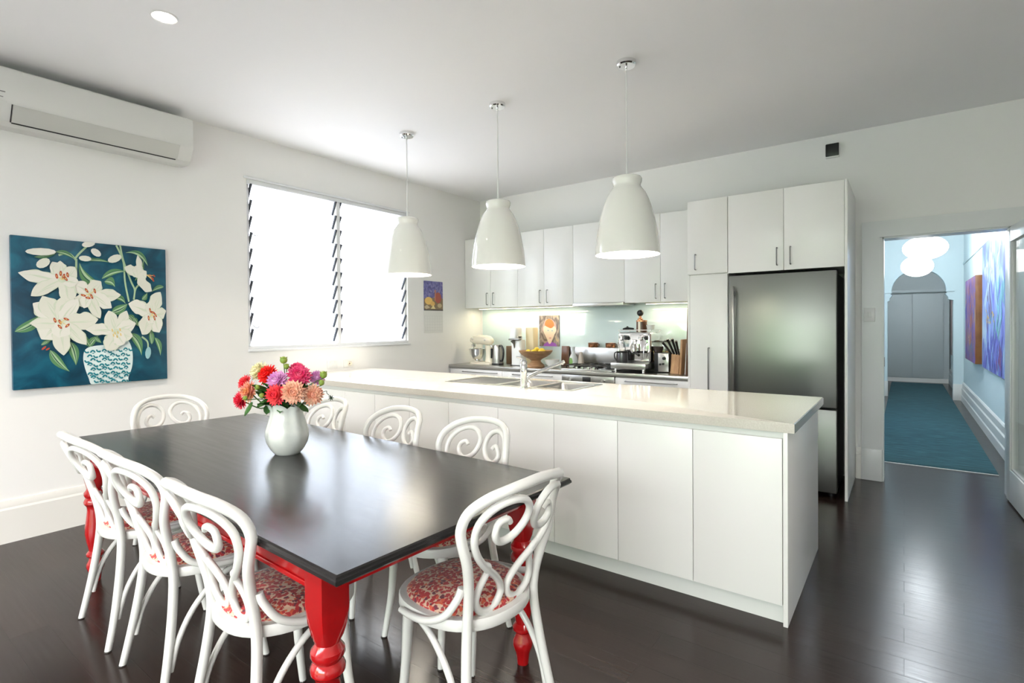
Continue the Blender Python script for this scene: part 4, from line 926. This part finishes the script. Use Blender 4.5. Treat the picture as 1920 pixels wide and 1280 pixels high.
for (x, y, x0_, y0_, wd) in LF+[(rf2.uniform(400, 1000), rf2.uniform(380, 640), 700, 560, 42) for _ in range(46)]:
    tip = bq(x, y, rf2.uniform(.03, .10)); bs = bq(x0_+(250-300)*0, y0_, .03) if (x0_, y0_) != (700, 560) else bq((x+700)/2, (y+560)/2, .02)
    if x == 300: bs = bq(350, 590, .04)
    dd = tip-bs; ln = dd.length
    mm = Matrix.Translation(bs) @ dd.to_track_quat('Y', 'Z').to_matrix().to_4x4() @ Matrix.Rotation(rf2.uniform(-.8, .8), 4, 'Y')
    b = B(); petal(b, mm, ln*1.05, wd*s_*1.05, ln*.08); b.to('leaf', M['leaf'], t, smooth=80)

# ------------------------------------------------------------------ things on the steel bench
Z = ZB
t = thing('stand_mixer', 'cream stand mixer with a steel bowl in the bench corner', 'mixer', (.30, 5.15, Z))
b = B(); b.loft([rrect(.12, .50, 5.06, 5.24, .08, Z), rrect(.12, .50, 5.06, 5.24, .08, Z+.018), rrect(.14, .48, 5.08, 5.22, .07, Z+.03)]); b.to('base', M['cream'], t, smooth=50)
b = B(); b.loft([rrect(.37, .49, 5.09, 5.21, .05, Z+.02), rrect(.385, .475, 5.10, 5.20, .04, Z+.12), rrect(.375, .475, 5.095, 5.205, .045, Z+.235)]); b.to('column', M['cream'], t, smooth=50)
b = B(); rings = []
for (x, ry, rz, zc) in ((.122, .004, .004, .30), (.13, .032, .030, .30), (.16, .050, .046, .30), (.22, .060, .055, .302), (.30, .063, .060, .305), (.38, .061, .062, .30), (.44, .050, .055, .295), (.475, .028, .032, .29), (.485, .004, .004, .288)):
    rings.append([Vector((x, 5.15+ry*math.cos(2*PI*i/24), Z+zc+rz*math.sin(2*PI*i/24))) for i in range(24)])
b.loft(rings); hd = b.to('motor_head', M['cream'], t, smooth=70)
b = B(); b.lathe([(.030, -.03), (.032, .0), (.022, .006), (0, .006)], (.16, 5.15, Z+.245), 20); b.lathe([(.016, 0), (.016, -.008), (0, -.009)], (.19, 5.09, Z+.315), 16, axis='y'); b.lathe([(.010, 0), (.010, -.01), (0, -.011)], (.40, 5.09, Z+.30), 16, axis='y'); b.to('chrome_fittings', M['chrome'], hd)
b = B(); b.lathe([(.036, .03), (.04, .035), (.028, .045), (.06, .07), (.092, .12), (.108, .185), (.111, .188), (.107, .19), (.088, .12), (.05, .07)], (.225, 5.15, Z), 36, cap=False); b.to('mixing_bowl', M['chrome'], t, smooth=60)
b = B(); b.tube([(.16, 5.15, Z+.24), (.17, 5.15, Z+.13)], .008, 8); b.tube([(.17, 5.11, Z+.13), (.17, 5.12, Z+.08), (.17, 5.15, Z+.06), (.17, 5.18, Z+.08), (.17, 5.19, Z+.13), (.17, 5.11, Z+.13)], .005, 6, smooth=4); b.to('beater', M['steel'], t)
t = thing('electric_kettle', 'brushed steel electric kettle with a black handle', 'kettle', (.575, 5.12, Z))
b = B(); b.lathe([(.070, .02), (.071, .03), (.067, .10), (.061, .20), (.056, .235), (.050, .245), (.0, .25)], (.575, 5.12, Z), 36); b.to('kettle_body', M['steel'], t, smooth=50)
b = B(); b.lathe([(.074, 0), (.074, .015), (.068, .022)], (.575, 5.12, Z), 32); b.to('power_base', M['black'], t)
b = B(); b.tube([(.625, 5.10, Z+.235), (.66, 5.09, Z+.235), (.69, 5.085, Z+.19), (.695, 5.08, Z+.12), (.675, 5.085, Z+.06), (.645, 5.09, Z+.05)], .012, 8, smooth=5); b.to('handle', M['black'], t)
b = B(); b.box(.512, 5.06, Z+.08, .526, 5.09, Z+.20, .004); b.to('water_gauge', M['black'], t)
b = B(); b.tube([(.52, 5.09, Z+.22), (.50, 5.08, Z+.24)], [.022, .012], 10); b.to('spout', M['steel'], t)
o = BB(.57, 5.30, Z, .72, 5.40, Z+.225, bev=.006).to('canister', mat('bronze_tin', (.22, .15, .10), .35, .5)); tag(o, 'dark bronze rectangular tin behind the kettle', 'tin')
t = thing('soda_maker', 'tall white soda maker with a grey nozzle', 'soda maker', (.875, 5.15, Z))
b = B(); b.loft([rrect(.80, .95, 5.09, 5.21, .03, Z+.008), rrect(.80, .945, 5.09, 5.21, .03, Z+.28), rrect(.805, .94, 5.10, 5.21, .03, Z+.31)]); b.to('column', M['white'], t, smooth=50)
b = B(); b.loft([rrect(.79, .90, 5.06, 5.20, .03, Z+.33), rrect(.80, .90, 5.07, 5.20, .03, Z+.44), rrect(.82, .89, 5.09, 5.19, .02, Z+.455)]); b.box(.83, 5.12, Z+.29, .90, 5.19, Z+.35); b.to('head', M['white'], t, smooth=50)
b = B(); b.box(.785, 5.065, Z+.305, .94, 5.12, Z+.325, .004); b.tube([(.84, 5.075, Z+.305), (.86, 5.08, Z+.26), (.86, 5.085, Z+.21)], [.028, .012, .004], 10); b.to('nozzle', M['handle'], t)
BB(.795, 5.085, Z, .955, 5.215, Z+.008, bev=.002).to('foot', M['black'], t)
o = BB(.93, 5.22, Z, 1.04, 5.33, Z+.455, bev=.008).to('tall_tin', M['cream2']); tag(o, 'tall cream tin standing behind the soda maker', 'tin')
t = thing('pedestal_bowl', 'wide turned wooden pedestal bowl holding lemons', 'bowl', (1.17, 5.05, Z))
b = B(); b.lathe([(.0, 0), (.098, 0), (.102, .012), (.094, .030), (.066, .055), (.056, .075), (.075, .095), (.125, .118), (.170, .150), (.193, .182), (.196, .192), (.189, .192), (.162, .158), (.10, .128), (0, .115)], (1.19, 5.05, Z), 48, cap=False); b.to('turned_bowl', M['wood'], t, smooth=40)
for (x, y, z, q, lb) in ((1.22, 4.965, .150, .034, 'yellow lemon at the front of the wooden bowl'), (1.285, 5.03, .160, .038, 'yellow lemon at the right of the wooden bowl'), (1.13, 4.99, .150, .032, 'pale lemon at the left of the wooden bowl'), (1.205, 5.05, .172, .034, 'lemon on top of the pile in the wooden bowl')):
    b = B(); b.lathe([(.001, -1.28), (.12, -1.18), (.25, -1.05), (.72, -.7), (.97, -.25), (1, .1), (.82, .6), (.45, .95), (.18, 1.12), (.12, 1.26), (.001, 1.3)], (0, 0, 0), 20); b.xform(Matrix.Translation((x, y, Z+z+.025)) @ Matrix.Rotation(1.3, 4, 'Y') @ Matrix.Rotation(x*9, 4, 'X') @ Matrix.Scale(q, 4)); tag(b.to('lemon', M['lemon'], smooth=70), lb, 'lemon')
b = B(); b.lathe([(.0, 0), (.035, 0), (.04, .008), (.07, .04), (.085, .085), (.087, .09), (.082, .09), (.066, .045), (.0, .015)], (1.36, 5.13, Z), 36, cap=False); tag(b.to('white_bowl', M['white'], smooth=50), 'small white bowl right of the wooden pedestal bowl', 'bowl')
b = B(); b.box(-.05, -.008, 0, .05, .008, .235, .004); b.xform(Matrix.Translation((1.395, 5.355, Z+.001)) @ Matrix.Rotation(-.10, 4, 'X')); tag(b.to('serving_board', M['brown']), 'dark brown board leaning behind the white bowl', 'board')
t = thing('oil_bottle', 'frosted glass bottle with a green round label by the cooktop', 'bottle', (1.575, 5.25, Z))
b = B(); b.lathe([(.0, 0), (.048, 0), (.05, .01), (.05, .09), (.042, .12), (.018, .16), (.016, .20), (.02, .205), (.02, .235), (0, .236)], (1.56, 5.27, Z), 28); b.to('bottle_body', mat('frosted_glass', (.62, .66, .66), .25), t, smooth=50)
b = B()
for k in range(8):
    a0, a1 = -2.3+k*.14, -2.3+(k+1)*.14; rz = lambda a: .045*math.sqrt(max(0, 1-((a+1.74)/.56)**2))
    b.bm.faces.new([b.bm.verts.new((1.56+.0508*math.cos(a), 5.27+.0508*math.sin(a), Z+.065+sg*rz(a))) for a, sg in ((a0, -1), (a1, -1), (a1, 1), (a0, 1))])
b.to('label', mat('green_label', (.22, .42, .12), .5), t)
b = B(); b.lathe([(.0, 0), (.044, 0), (.044, .015), (.034, .07), (.022, .13), (.018, .17), (.0, .178)], (1.665, 5.26, Z), 28); tag(b.to('pepper_grinder', mat('sand_ceramic', (.48, .42, .36), .4), smooth=50), 'tapered sand-coloured shaker beside the frosted bottle', 'shaker')
for (x, lb) in ((1.73, 'left of the two brown cups on the steel ledge'), (1.95, 'right of the two brown cups on the steel ledge')):
    t = thing('stoneware_cup', lb, 'cup', (x, 5.43, 1.098), group='brown cups on the steel ledge')
    b = B(); b.lathe([(.0, 0), (.052, 0), (.057, .006), (.057, .052), (.054, .053), (.052, .01), (0, .008)], (x, 5.43, 1.098), 24, cap=False); b.to('cup_body', M['copper'], t, smooth=50)
    b = B(); b.lathe([(.0575, .040), (.0575, .053)], (x, 5.43, 1.098), 24, cap=False); b.tube([(x+.056, 5.43, 1.14), (x+.078, 5.425, 1.135), (x+.076, 5.425, 1.115), (x+.056, 5.43, 1.11)], .004, 6, smooth=4); b.to('dark_rim', M['brown'], t)
# child's portrait leaning on the ledge
t = thing('childs_portrait', "child's painting of an orange-haired face in a purple top", 'painting', (1.10, 5.46, 1.10))
x0, x1, z0, z1 = .955, 1.245, 1.098, 1.475
b = B(); b.box(x0, 5.478, z0, x1, 5.489, z1, .002)
ms = [canvas_mat('brown_grey_brushwork', [(.3, (.07, .05, .045)), (.45, (.20, .16, .14)), (.58, (.38, .31, .26)), (.72, (.55, .42, .20))], 16, 8, (1, 1, .5))]
def fp(a, c, d): return Vector((x0+a*(x1-x0), 5.4778-d, z0+(1-c)*(z1-z0)))
for i, (poly, col, sm) in enumerate([([(.2, 1), (.25, .93), (.42, .86), (.62, .86), (.82, .90), (.9, 1)], (.33, .11, .52), 0), ([(.36, .13), (.62, .12), (.80, .24), (.86, .40), (.80, .52), (.22, .52), (.20, .36), (.26, .22)], (.62, .36, .33), 1),
        ([(.24, .36), (.5, .32), (.78, .36), (.86, .48), (.76, .64), (.62, .86), (.55, .92), (.48, .90), (.38, .74), (.24, .54)], (.84, .66, .52), 1), ([(.34, .18), (.50, .11), (.68, .17), (.76, .32), (.62, .41), (.45, .38), (.30, .31)], (.74, .19, .04), 1),
        ([(.40, .48), (.46, .45), (.52, .48), (.46, .52)], (.55, .62, .60), 1), ([(.60, .49), (.66, .46), (.72, .49), (.66, .53)], (.55, .62, .60), 1), (ell2(.46, .485, .015, .012), (.1, .1, .1), 0), (ell2(.66, .495, .015, .012), (.1, .1, .1), 0), ([(.5, .73), (.56, .71), (.62, .73), (.56, .76)], (.70, .35, .32), 1)]):
    ms.append(pm('child', col)); b.mi = len(ms)-1; b.flat(spl2(poly, 4) if sm else poly, fp, .0004*(i+1))
b.to('painted_panel', ms, t, smooth=0)
o = thing('x', 'x', 'x'); bpy.data.objects.remove(o)
# espresso machine
t = thing('espresso_machine', 'chrome espresso machine with knobs and group head', 'espresso machine', (2.36, 5.13, Z))
X0, X1, Y0_, Y1_ = 2.20, 2.56, 4.98, 5.37
b = B(); b.box(X0, Y0_+.10, Z+.09, X1, Y1_, Z+.405, .03, 4); b.to('boiler_body', M['chrome'], t)
b = B(); b.box(X0-.01, Y0_-.05, Z+.035, X1+.005, Y1_, Z+.095, .006); b.to('drip_tray', M['steel'], t)
for x in (X0+.03, X1-.03):
    for y in (Y0_-.01, Y1_-.05):
        b = B(); b.lathe([(.014, 0), (.018, .01), (.014, .035)], (x, y, Z), 12); b.to('foot', M['chrome'], t)
for x in (X0+.045, X1-.10):
    b = B(); b.lathe([(.026, 0), (.028, -.012), (.022, -.026), (0, -.028)], (x, Y0_+.10, Z+.345), 20, axis='y'); b.to('pressure_gauge', M['chrome'], t)
    b = B(); b.lathe([(.020, -.012), (.020, -.035), (.016, -.04), (0, -.04)], (x+.062, Y0_+.10, Z+.345), 20, axis='y'); b.to('steam_knob', M['black'], t)
b = B(); b.lathe([(.0, -.0), (.036, 0), (.036, .06), (.03, .075), (.0, .08)], (X0+.20, Y0_+.045, Z+.21), 24); b.box(X0+.175, Y0_+.04, Z+.23, X0+.225, Y0_+.12, Z+.33, .01); b.tube([(X0+.20, Y0_+.02, Z+.29), (X0+.20, Y0_-.01, Z+.26), (X0+.21, Y0_-.01, Z+.20)], .008, 8); b.to('group_head', M['chrome'], t)
b = B(); b.lathe([(.034, 0), (.034, .022), (.0, .024)], (X0+.20, Y0_+.045, Z+.185), 24); b.tube([(X0+.22, Y0_+.03, Z+.195), (X0+.27, Y0_-.03, Z+.19), (X0+.31, Y0_-.08, Z+.18)], [.008, .014, .013], 10); b.to('portafilter', M['black'], t)
for sx, xx in ((1, X0+.02), (-1, X1-.02)):
    b = B(); b.tube([(xx, Y0_+.07, Z+.30), (xx+sx*.02, Y0_+.04, Z+.27), (xx+sx*.03, Y0_+.03, Z+.17), (xx+sx*.045, Y0_+.02, Z+.13)], .005, 8, smooth=5); b.to('steam_wand', M['chrome'], t)
b = B(); z = Z+.425
for (p, q) in (((X0, Y0_+.12), (X1, Y0_+.12)), ((X1, Y0_+.12), (X1, Y1_-.02)), ((X0, Y0_+.12), (X0, Y1_-.02)), ((X0, Y1_-.02), (X1, Y1_-.02))): b.tube([(*p, z), (*q, z)], .004, 6)
for p in ((X0, Y0_+.12), (X1, Y0_+.12), (X0, Y1_-.02), (X1, Y1_-.02)): b.tube([(*p, z), (p[0]+(.03 if p[0] == X0 else -.03), p[1], Z+.39)], .004, 6)
b.to('cup_rail', M['chrome'], t)
t = thing('coffee_tin', 'brown and cream round tin on top of the espresso machine', 'tin', (2.41, 5.2, Z+.405))
b = B(); b.lathe([(.0, 0), (.055, 0), (.055, .105), (.0, .106)], (2.415, 5.2, Z+.406), 28); b.to('tin_body', M['brown'], t)
b = B(); b.lathe([(.0, .106), (.057, .106), (.057, .118), (.03, .122), (.0, .122)], (2.415, 5.2, Z+.406), 28); b.to('tin_lid', M['copper'], t)
b = B(); b.loft([[Vector((2.415+.0556*math.cos(a), 5.2+.0556*math.sin(a), Z+.406+z)) for a in [-1.9+.12*i for i in range(5)]] for z in (.0, .105)], cap=False, close=False); b.to('tin_label', M['cream'], t, smooth=0)
t = thing('coffee_tamper', 'tamper with a round black knob standing on the brown tin', 'tamper', (2.41, 5.2, Z+.528))
b = B(); b.lathe([(.0, 0), (.028, 0), (.028, .012), (.012, .02), (.010, .045)], (2.40, 5.2, Z+.529), 20); b.to('tamper_base', M['copper'], t)
b = B(); b.ell((2.40, 5.2, Z+.60), .034, .034, .034, 18, 12); b.to('knob', M['black'], t)
b = B(); b.tube([(2.24, 5.13, Z+.436), (2.29, 5.12, Z+.442), (2.36, 5.13, Z+.438)], [.008, .013, .008], 8, smooth=4); b.tube([(2.29, 5.12, Z+.44), (2.27, 5.17, Z+.455)], [.010, .012], 8); tag(b.to('spare_handle', M['black']), 'black spare filter handle lying on the cup rail', 'handle')
b = B(); b.lathe([(.0, 0), (.034, 0), (.044, .045), (.042, .045), (.032, .003), (0, .003)], (2.51, 5.2, Z+.431), 24, cap=False); tag(b.to('espresso_cup', M['white'], smooth=50), 'small white cup on the right of the espresso machine top', 'cup')
t = thing('milk_jug', 'dark grey milk jug on the espresso machine tray', 'jug', (2.275, 5.0, Z+.095))
b = B(); b.lathe([(.0, 0), (.056, 0), (.058, .01), (.058, .075), (.054, .11), (.051, .11), (.054, .075), (.05, .006), (0, .006)], (2.29, 4.995, Z+.096), 28, cap=False); b.to('jug_body', mat('gunmetal', (.12, .12, .125), .3, .8), t, smooth=50)
b = B(); b.lathe([(.056, .10), (.060, .106), (.060, .114), (.052, .114)], (2.29, 4.995, Z+.096), 28, cap=False); b.tube([(2.235, 4.99, Z+.2), (2.215, 4.98, Z+.19), (2.215, 4.98, Z+.14), (2.235, 4.99, Z+.12)], .006, 6, smooth=4); b.to('rim_and_handle', M['black'], t)
t = thing('glass_jar', 'clear glass jar of pale biscuits behind the coffee grinder', 'jar', (2.62, 5.36, Z))
b = B(); b.lathe([(0, 0), (.083, 0), (.085, .01), (.085, .27), (.08, .30)], (2.625, 5.28, Z), 32, cap=False); b.to('jar_glass', M['clearglass'], t, smooth=50)
b = B(); rr3 = random.Random(2)
for i in range(70): b.box(*(lambda x, y, z: (x-.02, y-.02, z-.007, x+.02, y+.02, z+.007))(2.625+rr3.uniform(-.05, .05), 5.28+rr3.uniform(-.05, .05), Z+.02+i*.0026), .004, 1, rot=Matrix.Rotation(rr3.uniform(-.8, .8), 3, 'X'))
o = b.to('biscuits', mat('biscuit', (.60, .36, .16), .7), t); o['kind'] = 'stuff'
b = B(); b.lathe([(.083, .30), (.086, .305), (.086, .32), (0, .322)], (2.625, 5.28, Z), 32); b.to('jar_lid', M['steel'], t)
t = thing('coffee_grinder', 'silver and black electric coffee grinder beside the knives', 'grinder', (2.675, 5.13, Z))
BB(2.585, 5.10, Z+.01, 2.74, 5.19, Z+.20, bev=.006).to('motor_housing', M['black'], t)
BB(2.635, 5.078, Z+.012, 2.742, 5.10, Z+.195, bev=.003).to('front_panel', M['steel'], t)
b = B(); b.lathe([(.016, 0), (.015, -.022), (0, -.024)], (2.70, 5.078, Z+.145), 18, axis='y'); b.lathe([(.010, 0), (.010, -.014), (0, -.015)], (2.66, 5.078, Z+.085), 14, axis='y'); b.lathe([(.010, 0), (.010, -.014), (0, -.015)], (2.69, 5.078, Z+.09), 14, axis='y'); b.to('knob', M['black'], t)
b = B(); b.lathe([(0, 0), (.035, 0), (.05, .03), (.052, .06), (0, .062)], (2.61, 5.15, Z+.20), 20); b.to('hopper', mat('smoked_plastic', (.05, .035, .03), .15), t)
t = thing('knife_block', 'pale wooden knife block beside the chopping boards', 'knife block', (2.80, 5.12, Z))
b = B(); b.prism([(5.06, 0), (5.20, 0), (5.24, .13), (5.10, .19)], lambda a, z, d: (d, a, Z+z), 2.765, 2.845); b.to('block', M['lightwood'], t, smooth=0)
for i, (x, z, ln, lb) in enumerate(((2.775, .165, .13, 'leftmost black-handled knife in the block, tilted left'), (2.798, .165, .16, 'second black-handled knife from the left in the block'), (2.82, .16, .17, 'tallest black-handled knife in the block, third from left'), (2.838, .158, .15, 'rightmost black-handled knife in the block'))):
    k = thing('kitchen_knife', lb, 'knife', (x, 5.16, Z+z)); dx = (-.07, -.045, -.02, .0)[i]
    b = B(); b.tube([(x, 5.16, Z+z-.03), (x+dx*.25, 5.10, Z+z+.03)], .006, 6, flat=.4); b.to('bolster', M['steel'], k)
    b = B(); b.tube([(x+dx*.2, 5.112, Z+z+.018), (x+dx*.55, 5.06, Z+z+.018+ln*.5), (x+dx, 5.02, Z+z+.01+ln)], [.010, .011, .013], 8, smooth=4); b.to('knife_handle', M['black'], k)
for (x, y, h, th, m_, lb, tl) in ((2.885, 5.10, .335, .022, 'lightwood', 'thick wooden chopping board beside the knife block', .05), (2.925, 5.12, .30, .010, 'white', 'thin white chopping board between the wooden boards', .06), (2.975, 5.01, .74, .014, 'brown', 'tall dark board standing against the pantry side', .03)):
    b = B(); b.box(-th/2, -.11, 0, th/2, .11, h, .004); b.xform(Matrix.Translation((x, y, Z+.001)) @ Matrix.Rotation(tl, 4, 'Y')); tag(b.to('chopping_board', M[m_]), lb, 'chopping board')
b = B(); b.box(1.475, 5.14, Z, 1.54, 5.155, Z+.004)
b.bm.free()
